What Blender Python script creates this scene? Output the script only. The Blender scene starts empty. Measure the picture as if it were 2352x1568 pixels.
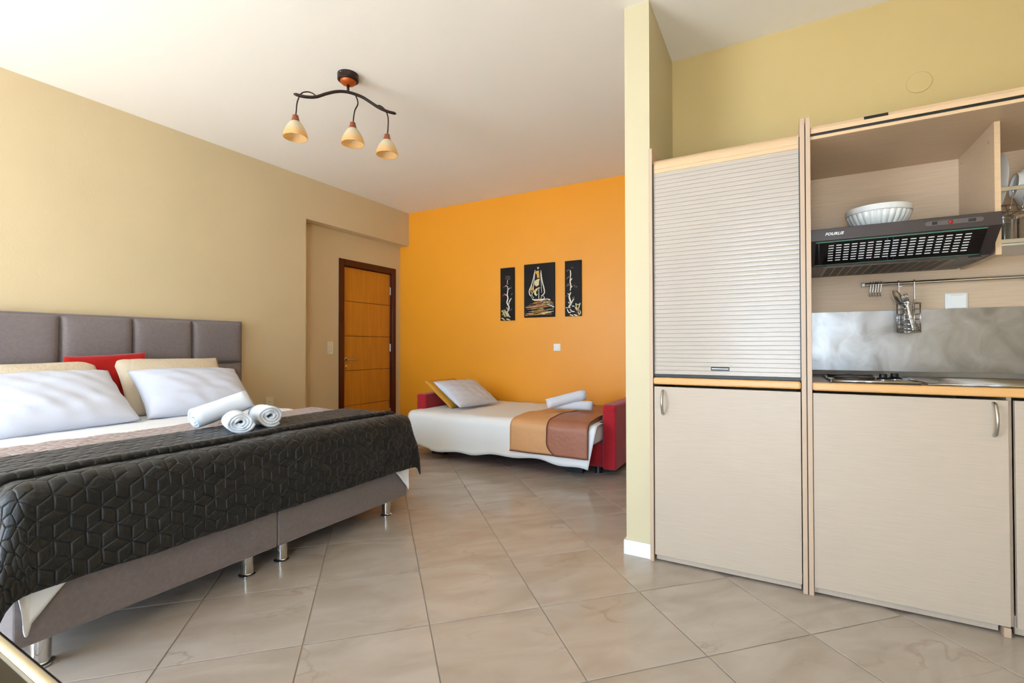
import bpy, bmesh, math, random
import numpy as np
from mathutils import Vector, Matrix

random.seed(7)
rng = np.random.default_rng(7)
scene = bpy.context.scene
COL = scene.collection
PI = math.pi

# ------------------------------------------------------------------ camera, world, exposure
CAM_H = 1.07
YAW, PITCH, ROLL, FPX = 29.2087888, 0.6156, -0.1086, 1095.27
cam_d = bpy.data.cameras.new('camera')
cam_d.sensor_width = 36.0
cam_d.lens = FPX * 36.0 / 2352.0
cam_d.clip_start = 0.02
cam = bpy.data.objects.new('camera', cam_d)
COL.objects.link(cam)
_y, _p, _r = map(math.radians, (YAW, PITCH, ROLL))
_F = Vector((-math.sin(_y) * math.cos(_p), math.cos(_y) * math.cos(_p), math.sin(_p)))
_R0 = Vector((math.cos(_y), math.sin(_y), 0)); _U0 = _R0.cross(_F)
_R = math.cos(_r) * _R0 + math.sin(_r) * _U0
_U = -math.sin(_r) * _R0 + math.cos(_r) * _U0
cam.matrix_world = Matrix(((_R.x, _U.x, -_F.x, 0), (_R.y, _U.y, -_F.y, 0), (_R.z, _U.z, -_F.z, CAM_H), (0, 0, 0, 1)))
scene.camera = cam

world = bpy.data.worlds.new('sky'); scene.world = world
world.use_nodes = True
_bg = world.node_tree.nodes['Background']
_bg.inputs[0].default_value = (0.60, 0.79, 1.0, 1)
_bg.inputs[1].default_value = 11.0
scene.view_settings.view_transform = 'Standard'
scene.view_settings.look = 'None'
scene.view_settings.gamma = 1.0
scene.view_settings.use_curve_mapping = False
scene.view_settings.exposure = 0.36
sun_d = bpy.data.lights.new('sun', 'SUN'); sun_d.energy = 45.0; sun_d.angle = math.radians(.6); sun_d.color = (0.94, .97, 1.0)
sun = bpy.data.objects.new('sun', sun_d); COL.objects.link(sun)
sun.rotation_euler = (math.radians(26), 0, math.radians(-8))      # high outside, only grazing the floor inside the balcony doors
scene.cycles.use_adaptive_sampling = True
scene.cycles.adaptive_threshold = 0.06
scene.cycles.adaptive_min_samples = 16
scene.cycles.max_bounces = 8
scene.cycles.diffuse_bounces = 4
scene.cycles.glossy_bounces = 5
scene.cycles.transmission_bounces = 8
scene.cycles.sample_clamp_indirect = 12.0
scene.cycles.use_denoising = True

# room dimensions
XL, XREC, XR = -4.269, -4.42, 1.42
YB, YREAR, ZC = 4.839, -1.75, 2.837
YK, YA = 2.422, 3.06
XCL, XCR, YC = -0.693, -0.566, 2.45
ZB, YREC = 2.402, 3.264
WINS = ((-4.15, -2.20, 0.0, 2.40), (-0.60, 0.50, 0.0, 2.25))
for (a, b, z0, z1) in WINS:                       # daylight enters through the two balcony doors
    ld = bpy.data.lights.new('daylight_portal', 'AREA'); ld.shape = 'RECTANGLE'
    ld.size, ld.size_y = b - a, z1 - z0
    ld.cycles.is_portal = True
    lo = bpy.data.objects.new('daylight_portal', ld); COL.objects.link(lo)
    lo.location = ((a + b) / 2, YREAR - 0.10, (z0 + z1) / 2)
    lo.rotation_euler = (PI / 2, 0, 0)

# ------------------------------------------------------------------ helpers
def lin(h):
    h = h.lstrip('#')
    c = [int(h[i:i + 2], 16) / 255 for i in (0, 2, 4)]
    return tuple((x / 12.92 if x <= .04045 else ((x + .055) / 1.055) ** 2.4) for x in c) + (1,)

class G:
    def __init__(s): s.v = []; s.f = []
    def add(s, v, f):
        o = len(s.v); s.v += [tuple(map(float, p)) for p in v]; s.f += [tuple(o + i for i in q) for q in f]; return s
    def box(s, x0, x1, y0, y1, z0, z1):
        return s.add([(x0, y0, z0), (x1, y0, z0), (x1, y1, z0), (x0, y1, z0), (x0, y0, z1), (x1, y0, z1), (x1, y1, z1), (x0, y1, z1)],
                     [(0, 3, 2, 1), (4, 5, 6, 7), (0, 1, 5, 4), (1, 2, 6, 5), (2, 3, 7, 6), (3, 0, 4, 7)])
    def tube(s, path, r, n=10, cap=True):
        P = [Vector(p) for p in path]; m = len(P)
        rr = r if isinstance(r, (list, tuple)) else [r] * m
        T = [(P[min(i + 1, m - 1)] - P[max(i - 1, 0)]).normalized() for i in range(m)]
        a = Vector((0, 0, 1)) if abs(T[0].z) < .9 else Vector((1, 0, 0))
        N = (a - T[0] * a.dot(T[0])).normalized(); vs = []; fs = []
        for i in range(m):
            N = (N - T[i] * N.dot(T[i])).normalized(); B = T[i].cross(N)
            for k in range(n):
                t = 2 * PI * k / n; vs.append(P[i] + (N * math.cos(t) + B * math.sin(t)) * rr[i])
        for i in range(m - 1):
            for k in range(n):
                fs.append((i * n + k, i * n + (k + 1) % n, (i + 1) * n + (k + 1) % n, (i + 1) * n + k))
        if cap: fs += [tuple(range(n - 1, -1, -1)), tuple(range((m - 1) * n, m * n))]
        return s.add(vs, fs)
    def cyl(s, p0, p1, r0, r1=None, n=24): return s.tube([p0, p1], [r0, r0 if r1 is None else r1], n)
    def lathe(s, prof, c=(0, 0, 0), n=32, M=None, closed=False):
        vs = []; fs = []; m = len(prof)
        for (r, z) in prof:
            for k in range(n):
                t = 2 * PI * k / n; p = Vector((r * math.cos(t), r * math.sin(t), z))
                if M is not None: p = M @ p
                vs.append(p + Vector(c))
        for i in range(m if closed else m - 1):
            j = (i + 1) % m
            for k in range(n): fs.append((i * n + k, i * n + (k + 1) % n, j * n + (k + 1) % n, j * n + k))
        if not closed:
            if prof[0][0] > 1e-6: fs.append(tuple(range(n - 1, -1, -1)))
            if prof[-1][0] > 1e-6: fs.append(tuple(range((m - 1) * n, m * n)))
        return s.add(vs, fs)
    def prism(s, pts, axis, a, b):
        """polygon pts (2-D) extruded along axis from a to b; axis X: (y,z), Y: (x,z), Z: (x,y)"""
        mk = {'X': lambda p, t: (t, p[0], p[1]), 'Y': lambda p, t: (p[0], t, p[1]), 'Z': lambda p, t: (p[0], p[1], t)}[axis]
        n = len(pts)
        return s.add([mk(p, a) for p in pts] + [mk(p, b) for p in pts],
                     [tuple(range(n - 1, -1, -1)), tuple(range(n, 2 * n))] + [(i, (i + 1) % n, n + (i + 1) % n, n + i) for i in range(n)])
    def grid(s, P, flip=False):
        """P: array (m,n,3)"""
        m, n = P.shape[:2]; o = len(s.v); s.v += [tuple(map(float, p)) for p in P.reshape(-1, 3)]
        for i in range(m - 1):
            for k in range(n - 1):
                q = (o + i * n + k, o + i * n + k + 1, o + (i + 1) * n + k + 1, o + (i + 1) * n + k)
                s.f.append(q[::-1] if flip else q)
        return s

LOC = {}
def mesh_of(name, g, mat, smooth=False, fix=True):
    me = bpy.data.meshes.new(name); me.from_pydata(g.v, [], g.f)
    if fix:
        bm = bmesh.new(); bm.from_mesh(me); bmesh.ops.recalc_face_normals(bm, faces=bm.faces); bm.to_mesh(me); bm.free()
    for m in (mat if isinstance(mat, (list, tuple)) else [mat]): me.materials.append(m)
    if smooth:
        me.shade_smooth() if hasattr(me, 'shade_smooth') else [setattr(p, 'use_smooth', True) for p in me.polygons]
    return me
def place(o, parent):
    COL.objects.link(o)
    if parent is not None:
        o.parent = parent
        o.matrix_parent_inverse = Matrix.Translation(-Vector(LOC.get(parent.name, (0, 0, 0))))
    return o
def obj(name, g, mat, parent=None, smooth=False, bevel=0, seg=2, auto=None, fix=True):
    """one mesh object from g (world coordinates)"""
    o = bpy.data.objects.new(name, mesh_of(name, g, mat, smooth or auto is not None, fix))
    place(o, parent)
    if bevel:
        b = o.modifiers.new('bevel', 'BEVEL'); b.width = bevel; b.segments = seg; b.limit_method = 'ANGLE'; b.angle_limit = math.radians(35)
        if smooth: b.harden_normals = False
    if auto is not None:
        me = o.data; bm = bmesh.new(); bm.from_mesh(me)
        for e in bm.edges:
            if len(e.link_faces) == 2 and e.calc_face_angle(0) > math.radians(auto): e.smooth = False
        bm.to_mesh(me); bm.free()
    return o
def tag(o, label, cat, group=None, kind=None):
    o['label'] = label; o['category'] = cat
    if group: o['group'] = group
    if kind: o['kind'] = kind
    return o
def thing(name, loc, label, cat, group=None):
    o = bpy.data.objects.new(name, None); o.empty_display_size = .1; o.location = loc; COL.objects.link(o)
    LOC[o.name] = loc
    return tag(o, label, cat, group)
def struct(o, label=None):
    o['kind'] = 'structure'
    if label: o['label'] = label
    return o
def piece(name, me, parent, loc=(0, 0, 0), rz=0):
    """a piece that shares mesh data; parent must sit at the origin or be an Empty in LOC"""
    o = bpy.data.objects.new(name, me); o.location = loc; o.rotation_euler = (0, 0, rz)
    return place(o, parent)

def smoothpath(pts, n=8):
    """Catmull-Rom through pts"""
    P = [np.array(p, float) for p in pts]; P = [2 * P[0] - P[1]] + P + [2 * P[-1] - P[-2]]; out = []
    for i in range(1, len(P) - 2):
        for k in range(n):
            t = k / n; a, b, c, d = P[i - 1:i + 3]
            out.append(.5 * ((2 * b) + (c - a) * t + (2 * a - 5 * b + 4 * c - d) * t * t + (3 * b - a - 3 * c + d) * t ** 3))
    out.append(P[-2]); return out

# ------------------------------------------------------------------ materials
def mat(name, col, rough=.6, metal=0, spec=.5, noise=None, bump=None, trans=0, sheen=0, ior=None, alpha=None, coat=0):
    """noise=(scale, amount, stretch(x,y,z)) lightness variation; bump=(scale,strength,stretch)"""
    m = bpy.data.materials.new(name); m.use_nodes = True; nt = m.node_tree; N = nt.nodes; L = nt.links
    p = N['Principled BSDF']; c = lin(col) if isinstance(col, str) else tuple(col) + (1,)
    p.inputs['Base Color'].default_value = c; p.inputs['Roughness'].default_value = rough
    p.inputs['Metallic'].default_value = metal; p.inputs['Specular IOR Level'].default_value = spec
    if trans: p.inputs['Transmission Weight'].default_value = trans
    if ior: p.inputs['IOR'].default_value = ior
    if sheen: p.inputs['Sheen Weight'].default_value = sheen
    if coat: p.inputs['Coat Weight'].default_value = coat; p.inputs['Coat Roughness'].default_value = .12
    def tex(scale, st, detail=4):
        tc = N.new('ShaderNodeTexCoord'); mp = N.new('ShaderNodeMapping'); mp.inputs['Scale'].default_value = st
        nz = N.new('ShaderNodeTexNoise'); nz.inputs['Scale'].default_value = scale; nz.inputs['Detail'].default_value = detail
        L.new(tc.outputs['Object'], mp.inputs['Vector']); L.new(mp.outputs[0], nz.inputs['Vector']); return nz
    if noise:
        nz = tex(noise[0], noise[2] if len(noise) > 2 else (1, 1, 1))
        r = N.new('ShaderNodeMapRange'); r.inputs['From Min'].default_value = .3; r.inputs['From Max'].default_value = .7
        r.inputs['To Min'].default_value = 1 - noise[1]; r.inputs['To Max'].default_value = 1 + noise[1]
        mx = N.new('ShaderNodeMix'); mx.data_type = 'RGBA'; mx.blend_type = 'MULTIPLY'; mx.inputs[0].default_value = 1
        mx.inputs[6].default_value = c; L.new(nz.outputs['Fac'], r.inputs['Value']); L.new(r.outputs[0], mx.inputs[7])
        L.new(mx.outputs[2], p.inputs['Base Color'])
    if bump:
        nz = tex(bump[0], bump[2] if len(bump) > 2 else (1, 1, 1), 6)
        b = N.new('ShaderNodeBump'); b.inputs['Strength'].default_value = bump[1]; b.inputs['Distance'].default_value = .01
        L.new(nz.outputs['Fac'], b.inputs['Height']); L.new(b.outputs[0], p.inputs['Normal'])
    return m

M = {}
M['wall_beige'] = mat('wall_beige', '#D5C19A', .55, noise=(1.5, .03), bump=(90, .06))
M['wall_kitchen'] = mat('wall_kitchen', '#CAB178', .6, noise=(1.5, .03), bump=(90, .06))
M['wall_column_lit'] = mat('wall_column_lit', '#CABE9C', .55, bump=(90, .06))  # kitchen wall paint, lightened: light on the column is put into the colour
M['wall_orange'] = mat('wall_orange', '#F5A222', .42, noise=(1.2, .03), bump=(90, .06))
M['ceiling'] = mat('ceiling', '#F0EBE3', .8, bump=(60, .05))
M['white_paint'] = mat('white_paint', '#EFEEEA', .35)
M['grout'] = mat('grout', '#A0948A', .8)
M['plastic'] = mat('plastic', '#F2F1EC', .3)
M['plastic_dim'] = mat('plastic_dim', '#E6DAC2', .35)
M['dark_hole'] = mat('dark_hole', '#1A1512', .7)
M['mahogany'] = mat('mahogany', '#4A140C', .35, noise=(3, .2, (8, 8, .6)))
M['door_wood'] = mat('door_wood', '#C98326', .35, noise=(4, .10, (6, 6, .5)))
M['groove'] = mat('groove', '#6E3A0C', .6)
M['steel'] = mat('steel', '#BDBBB8', .28, 1)
M['chrome'] = mat('chrome', '#D6D6D8', .08, 1)
M['brass'] = mat('brass', '#D9C690', .25, 1)
M['laminate'] = mat('laminate', '#BCAC9A', .38, noise=(7, .05, (1.2, 30, 42)), bump=(6, .04, (1.2, 30, 42)))
M['laminate_v'] = mat('laminate_v', '#BAAA99', .4, noise=(5, .07, (42, 30, 1.2)))
M['laminate_in'] = mat('laminate_in', '#D4B898', .45, noise=(5, .07, (1.2, 30, 42)))
M['beech'] = mat('beech', '#DDA869', .32, noise=(6, .05, (1.5, 20, 20)))
M['beech_pale'] = mat('beech_pale', '#D5B58F', .34, noise=(6, .05, (1.5, 20, 20)))
M['edge'] = mat('edge', '#C2A88F', .4)
M['slat'] = mat('slat', '#B8ADA2', .24, noise=(5, .05, (1.2, 30, 42)))
M['black'] = mat('black', '#151313', .4)
M['black_gloss'] = mat('black_gloss', '#0C0C0D', .12)
M['hood'] = mat('hood', '#3A302D', .38)
M['hood_dark'] = mat('hood_dark', '#2A2220', .5)
M['filter'] = mat('filter', '#6B5A4E', .35, .6)
M['alu'] = mat('alu', '#C9CDD0', .3, .9)
M['white_print'] = mat('white_print', '#E8E8E8', .5)
M['ceramic'] = mat('ceramic', '#E6E6E2', .15)
M['worktop'] = mat('worktop', '#8E7C70', .4, noise=(40, .1))
M['cast_iron'] = mat('cast_iron', '#3C2E28', .45, .3)
M['red_dot'] = mat('red_dot', '#A01018', .3)
M['red_label'] = mat('red_label', '#C0402A', .5)
M['upholstery'] = mat('upholstery', '#7D7270', .8, spec=.3, noise=(60, .08), bump=(400, .25), sheen=.3)
M['sheet'] = mat('sheet', '#F0F2F6', .75, spec=.25, bump=(7, .25))
M['pillow_white'] = mat('pillow_white', '#D6DBEA', .7, spec=.25, bump=(9, .35))
M['pillow_cream'] = mat('pillow_cream', '#DCCDB4', .75, spec=.25, bump=(45, .5))
M['red_fabric'] = mat('red_fabric', '#B01408', .85, spec=.2, bump=(200, .2), sheen=.2)
M['mustard'] = mat('mustard', '#D79A3A', .85, spec=.2, bump=(200, .2))
M['sofa_red'] = mat('sofa_red', '#B0202C', .85, spec=.2, noise=(120, .18, (1, 1, 3)), bump=(250, .3), sheen=.3)
M['towel'] = mat('towel', '#E8ECF4', .95, spec=.1, bump=(420, .4), sheen=.3)
M['quilt_dark'] = mat('quilt_dark', '#181614', .44, spec=.38, sheen=.12, bump=(120, .12))
M['quilt_reverse'] = mat('quilt_reverse', '#AFA19E', .65, spec=.3, bump=(120, .1))
M['peach'] = mat('peach', '#DCA775', .5, spec=.4, bump=(30, .3))
M['brown_satin'] = mat('brown_satin', '#A56B52', .42, spec=.5, bump=(30, .3))
M['piping'] = mat('piping', '#6E3E2A', .6)
M['lamp_brown'] = mat('lamp_brown', '#2E1D17', .4, .3)
M['copper'] = mat('copper', '#B5541E', .35, .5)
M['terracotta'] = mat('terracotta', '#8E4524', .5)
M['canvas_black'] = mat('canvas_black', '#150C09', .55, spec=.25)
M['paint_white'] = mat('paint_white', '#E8DFC8', .5)
M['paint_gold'] = mat('paint_gold', '#D9A030', .5)
M['paint_cream'] = mat('paint_cream', '#D8C890', .5)
M['paint_orange'] = mat('paint_orange', '#C05A10', .5)
M['paint_dim'] = mat('paint_dim', '#6A5A42', .6)
M['paint_red'] = mat('paint_red', '#7A2010', .6)
M['glass'] = mat('glass', '#FFFFFF', .02, trans=1, ior=1.45)
M['glass_dark'] = mat('glass_dark', '#171313', .05, spec=.6)
M['bulb'] = mat('bulb', '#F5EBD5', .2, trans=.3)
M['concrete'] = mat('concrete', '#C8C0B4', .8)
M['light_block_dark'] = mat('light_block_dark', '#2A2018', .9)  # for the added light block behind the door

def tile_material():
    m = bpy.data.materials.new('marble_tile'); m.use_nodes = True; nt = m.node_tree; N = nt.nodes; L = nt.links
    p = N['Principled BSDF']; p.inputs['Roughness'].default_value = .2; p.inputs['Specular IOR Level'].default_value = .45
    tc = N.new('ShaderNodeTexCoord'); oi = N.new('ShaderNodeObjectInfo')
    mul = N.new('ShaderNodeVectorMath'); mul.operation = 'SCALE'; mul.inputs[0].default_value = (37, 53, 19)
    L.new(oi.outputs['Random'], mul.inputs['Scale'])
    add = N.new('ShaderNodeVectorMath'); add.operation = 'ADD'
    L.new(tc.outputs['Object'], add.inputs[0]); L.new(mul.outputs[0], add.inputs[1])
    mp = N.new('ShaderNodeMapping'); mp.inputs['Scale'].default_value = (1.3, 3.2, 1); mp.inputs['Rotation'].default_value = (0, 0, -.75)
    L.new(add.outputs[0], mp.inputs['Vector'])
    n1 = N.new('ShaderNodeTexNoise'); n1.inputs['Scale'].default_value = 2.2; n1.inputs['Detail'].default_value = 6; n1.inputs['Distortion'].default_value = .6
    L.new(mp.outputs[0], n1.inputs['Vector'])
    r1 = N.new('ShaderNodeValToRGB'); e = r1.color_ramp.elements
    e[0].position = .30; e[0].color = lin('#A89B8F'); e[1].position = .68; e[1].color = lin('#B9AFA6')
    L.new(n1.outputs['Fac'], r1.inputs[0])
    n2 = N.new('ShaderNodeTexNoise'); n2.inputs['Scale'].default_value = 1.6; n2.inputs['Detail'].default_value = 5; n2.inputs['Distortion'].default_value = .5
    L.new(mp.outputs[0], n2.inputs['Vector'])
    v = N.new('ShaderNodeMath'); v.operation = 'SUBTRACT'; v.inputs[1].default_value = .5; L.new(n2.outputs['Fac'], v.inputs[0])
    ab = N.new('ShaderNodeMath'); ab.operation = 'ABSOLUTE'; L.new(v.outputs[0], ab.inputs[0])
    mr = N.new('ShaderNodeMapRange'); mr.inputs['From Min'].default_value = 0; mr.inputs['From Max'].default_value = .018
    mr.inputs['To Min'].default_value = .45; mr.inputs['To Max'].default_value = 0; L.new(ab.outputs[0], mr.inputs[0])
    n3 = N.new('ShaderNodeTexNoise'); n3.inputs['Scale'].default_value = 3; L.new(add.outputs[0], n3.inputs['Vector'])
    m3 = N.new('ShaderNodeMapRange'); m3.inputs['From Min'].default_value = .48; m3.inputs['From Max'].default_value = .68; L.new(n3.outputs['Fac'], m3.inputs[0])
    mm = N.new('ShaderNodeMath'); mm.operation = 'MULTIPLY'; L.new(mr.outputs[0], mm.inputs[0]); L.new(m3.outputs[0], mm.inputs[1])
    mx = N.new('ShaderNodeMix'); mx.data_type = 'RGBA'; L.new(mm.outputs[0], mx.inputs[0]); L.new(r1.outputs[0], mx.inputs[6]); mx.inputs[7].default_value = lin('#8F7B68')
    L.new(mx.outputs[2], p.inputs['Base Color'])
    return m
M['tile'] = tile_material()

def steel_sheet_material():
    m = mat('brushed_sheet', '#8E8A86', .34, 1); nt = m.node_tree; N = nt.nodes; L = nt.links; p = N['Principled BSDF']
    tc = N.new('ShaderNodeTexCoord'); mp = N.new('ShaderNodeMapping'); mp.inputs['Scale'].default_value = (5, 5, 4)
    n = N.new('ShaderNodeTexNoise'); n.inputs['Scale'].default_value = 1.6; n.inputs['Detail'].default_value = 3; n.inputs['Distortion'].default_value = 1.2
    L.new(tc.outputs['Object'], mp.inputs[0]); L.new(mp.outputs[0], n.inputs['Vector'])
    r = N.new('ShaderNodeValToRGB'); e = r.color_ramp.elements
    e[0].position = .25; e[0].color = lin('#807A74'); e[1].position = .8; e[1].color = lin('#A9A7A6')
    L.new(n.outputs['Fac'], r.inputs[0]); L.new(r.outputs[0], p.inputs['Base Color'])
    return m
M['sheet_steel'] = steel_sheet_material()

def shade_material():
    m = bpy.data.materials.new('amber_glass'); m.use_nodes = True; nt = m.node_tree; N = nt.nodes; L = nt.links; p = N['Principled BSDF']
    tc = N.new('ShaderNodeTexCoord'); sp = N.new('ShaderNodeSeparateXYZ'); L.new(tc.outputs['Generated'], sp.inputs[0])
    r = N.new('ShaderNodeValToRGB'); e = r.color_ramp.elements
    e[0].position = .05; e[0].color = lin('#F4CB82'); e[1].position = .62; e[1].color = lin('#F5ECD2')
    L.new(sp.outputs['Z'], r.inputs[0]); L.new(r.outputs[0], p.inputs['Base Color'])
    p.inputs['Roughness'].default_value = .3
    tr = N.new('ShaderNodeBsdfTranslucent'); L.new(r.outputs[0], tr.inputs['Color'])
    ms = N.new('ShaderNodeMixShader'); ms.inputs[0].default_value = .5
    L.new(p.outputs[0], ms.inputs[1]); L.new(tr.outputs[0], ms.inputs[2]); L.new(ms.outputs[0], N['Material Output'].inputs[0])
    return m
M['shade'] = shade_material()

# ================================================================== SETTING
# floor: grout bed with every tile a piece of its own, laid diagonally
fl = struct(obj('floor', G().box(XREC - .2, XR + .2, YREAR - .2, YB + .2, -.12, -.0035), M['grout']), 'floor of beige marbled tiles laid diagonally')
TS, JT = .4525, .0048
h = TS / 2 - JT / 2
def tile_mesh(poly, name='tile'):
    n = len(poly); c = sum((Vector(p) for p in poly), Vector((0, 0))) / n
    ins = []
    for p in poly:
        d = (Vector(p) - c); ins.append(Vector(p) - d.normalized() * .0022)
    g = G(); vs = [(p[0], p[1], -.006) for p in poly] + [(p[0], p[1], -.0012) for p in poly] + [(p[0], p[1], 0) for p in ins]
    fs = [tuple(range(2 * n, 3 * n))] + [(i, (i + 1) % n, n + (i + 1) % n, n + i) for i in range(n)] + [(n + i, n + (i + 1) % n, 2 * n + (i + 1) % n, 2 * n + i) for i in range(n)]
    g.add(vs, fs); return mesh_of(name, g, M['tile'], fix=False)
full_tile = tile_mesh([(-h, -h), (h, -h), (h, h), (-h, h)])
def clip(poly, ax, v, keep_less):
    out = []
    ins = lambda p: (p[ax] <= v) if keep_less else (p[ax] >= v)
    for i in range(len(poly)):
        a, b = poly[i], poly[(i + 1) % len(poly)]
        if ins(a): out.append(a)
        if ins(a) != ins(b):
            t = (v - a[ax]) / (b[ax] - a[ax]); out.append((a[0] + (b[0] - a[0]) * t, a[1] + (b[1] - a[1]) * t))
    return out
r2 = math.sqrt(.5)
V0 = (-1.5, 1.778)                                    # a measured joint crossing
u0, w0 = (V0[0] + V0[1]) * r2, (V0[1] - V0[0]) * r2
for i in range(-14, 14):
    for j in range(-14, 14):
        cu, cw = u0 + (i + .5) * TS, w0 + (j + .5) * TS
        cx, cy = (cu - cw) * r2, (cu + cw) * r2
        loc = lambda a, b: (cx + (a - b) * r2, cy + (a + b) * r2)
        P = [loc(-h, -h), loc(h, -h), loc(h, h), loc(-h, h)]
        x0, x1, y0, y1 = XL, XR, YREAR, YB
        Q = P
        for ax, v, kl in ((0, XR, True), (0, XREC if cy > YREC + .1 else XL, False), (1, YREAR, False), (1, YB, True)):
            if Q: Q = clip(Q, ax, v, kl)
        if cx > XCL - .05 and cy > YC + .2 and Q:
            if cx > XCL: continue                      # under the partition and the kitchen units
            Q = clip(Q, 0, XCL, True)
        if len(Q) < 3: continue
        ar = abs(sum(Q[k][0] * Q[(k + 1) % len(Q)][1] - Q[(k + 1) % len(Q)][0] * Q[k][1] for k in range(len(Q)))) / 2
        if ar < .002: continue
        if len(Q) == 4 and ar > .999 * (2 * h) ** 2: me = full_tile
        else:
            R = []
            for (x, y) in Q:
                dx, dy = x - cx, y - cy; R.append(((dx + dy) * r2, (dy - dx) * r2))
            S = [R[k] for k in range(len(R)) if math.dist(R[k], R[k - 1]) > 1e-4]
            if len(S) < 3: continue
            me = tile_mesh(S)
        piece('tile', me, fl, (cx, cy, 0), PI / 4)

T = .22
g = G().box(XREC - T, XL, YREAR - T, YREC, -.1, ZC + .1).box(XREC - T, XL, YREC, YB, ZB, ZC + .1)
D0, D1, DZ = 3.816, 4.746, 2.097                      # door opening (outside of the frame)
g.box(XREC - T, XREC, YREC, D0, -.1, ZB).box(XREC - T, XREC, D1, YB, -.1, ZB).box(XREC - T, XREC, D0, D1, DZ, ZB)
struct(obj('wall_left', g, M['wall_beige']), 'beige plastered wall with a shallow recess around the door')
struct(obj('wall_back', G().box(XREC - T, XCL, YB, YB + T, -.1, ZC + .1), M['wall_orange']), 'bright orange painted back wall')
struct(obj('wall_partition', G().box(XCL, XCR, YC, YB + T, -.1, ZC), M['wall_column_lit']), 'narrow pale end of the partition beside the kitchen')
struct(obj('wall_kitchen', G().box(XCR, XR, YA, YA + .12, -.1, ZC), M['wall_kitchen']), 'olive yellow wall behind the kitchen units')
struct(obj('wall_right', G().box(XR, XR + T, YREAR - T, YA + .12, -.1, ZC + .1), M['wall_kitchen']))
g = G(); xs = XREC - T
for (a, b, z0, z1) in WINS:
    g.box(xs, a, YREAR - T, YREAR, -.1, ZC + .1); g.box(a, b, YREAR - T, YREAR, z1, ZC + .1); xs = b
g.box(xs, XR + T, YREAR - T, YREAR, -.1, ZC + .1)
struct(obj('wall_rear', g, M['white_paint']))
struct(obj('ceiling', G().box(XREC - T, XR + T, YREAR - T, YB + T, ZC, ZC + .15), M['ceiling']), 'white plaster ceiling')
struct(obj('exterior_ground', G().box(-7, 4, YREAR - 4, YREAR - T, -.25, -.1), M['concrete']))
for k, (a, b, z0, z1) in enumerate(WINS):             # the open balcony doors behind the photographer
    w = struct(obj('window_%d' % (k + 1), G().box(a, a + .06, YREAR - .14, YREAR - .08, z0, z1).box(b - .06, b, YREAR - .14, YREAR - .08, z0, z1).box(a + .06, b - .06, YREAR - .14, YREAR - .08, z1 - .06, z1), M['white_paint']))
# baseboards
bb = .075
struct(obj('baseboard_partition', G().prism([(XCL - .012, YB), (XCL - .012, YC - .012), (XCR + .0, YC - .012), (XCR, YC), (XCL, YC), (XCL, YB)], 'Z', 0, bb), M['white_paint'], bevel=.003))
struct(obj('baseboard_back', G().box(XREC, XCL - .013, YB - .012, YB, 0, bb), M['white_paint'], bevel=.003))
struct(obj('baseboard_left', G().box(XL, XL + .012, 2.6, YREC, 0, bb).box(XREC, XREC + .012, YREC, D0, 0, bb), M['white_paint'], bevel=.003))
struct(obj('trim_1', G().lathe([(.052, 0), (.052, .003), (.049, .005), (0, .005)], (.622, YA, 2.385), 40, Matrix.Rotation(PI / 2, 4, 'X')), M['wall_kitchen'], smooth=False), 'round painted-over cover plate on the kitchen wall')

# door in the recess
dr = struct(obj('door_1', G().box(XREC - .12, XREC + .012, D0, D0 + .075, 0, DZ).box(XREC - .12, XREC + .012, D1 - .06, D1, 0, DZ).box(XREC - .12, XREC + .012, D0 + .075, D1 - .06, DZ - .075, DZ), M['mahogany'], bevel=.004), 'orange wooden door with dark mahogany frame')
a, b, z1 = D0 + .079, D1 - .064, DZ - .079
leaf = obj('door_leaf', G().box(XREC - .075, XREC - .040, a, b, .008, z1), M['groove'], dr)
zs = [.008, .371, .789, 1.199, 1.611, z1]
for k in range(5):
    obj('panel', G().box(XREC - .042, XREC - .034, a, b, zs[k] + .003, zs[k + 1] - .003), M['door_wood'], leaf, bevel=.002)
xf = XREC - .034
hd = obj('door_handle', G().lathe([(.025, 0), (.025, .006), (.012, .010), (.011, .045), (0, .045)], (xf, 3.948, .922), 24, Matrix.Rotation(PI / 2, 4, 'Y')).tube(smoothpath([(xf + .04, 3.948, .922), (xf + .05, 3.96, .922), (xf + .052, 4.02, .924), (xf + .05, 4.09, .926)]), [.009] * 20 + [.008] * 4 + [.006], 12), M['steel'], leaf, auto=40)
ks = obj('key_plate', G().lathe([(.025, 0), (.025, .005), (.02, .008), (0, .008)], (xf, 3.955, .835), 24, Matrix.Rotation(PI / 2, 4, 'Y')), M['brass'], leaf, auto=40)
obj('keyhole', G().box(xf + .0075, xf + .009, 3.952, 3.958, .825, .845), M['dark_hole'], leaf)
for z in (.22, 1.06, 1.80):
    obj('hinge', G().cyl((XREC - .03, b + .004, z - .05), (XREC - .03, b + .004, z + .05), .007, n=12).box(XREC - .034, XREC - .03, b - .012, b + .012, z - .05, z + .05), M['steel'], dr)
obj('door_light_block', G().box(XREC - .215, XREC - .195, D0 - .1, D1 + .1, 0, DZ + .1), M['light_block_dark'], dr)  # unseen board added behind the leaf to block daylight at its gaps
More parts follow.
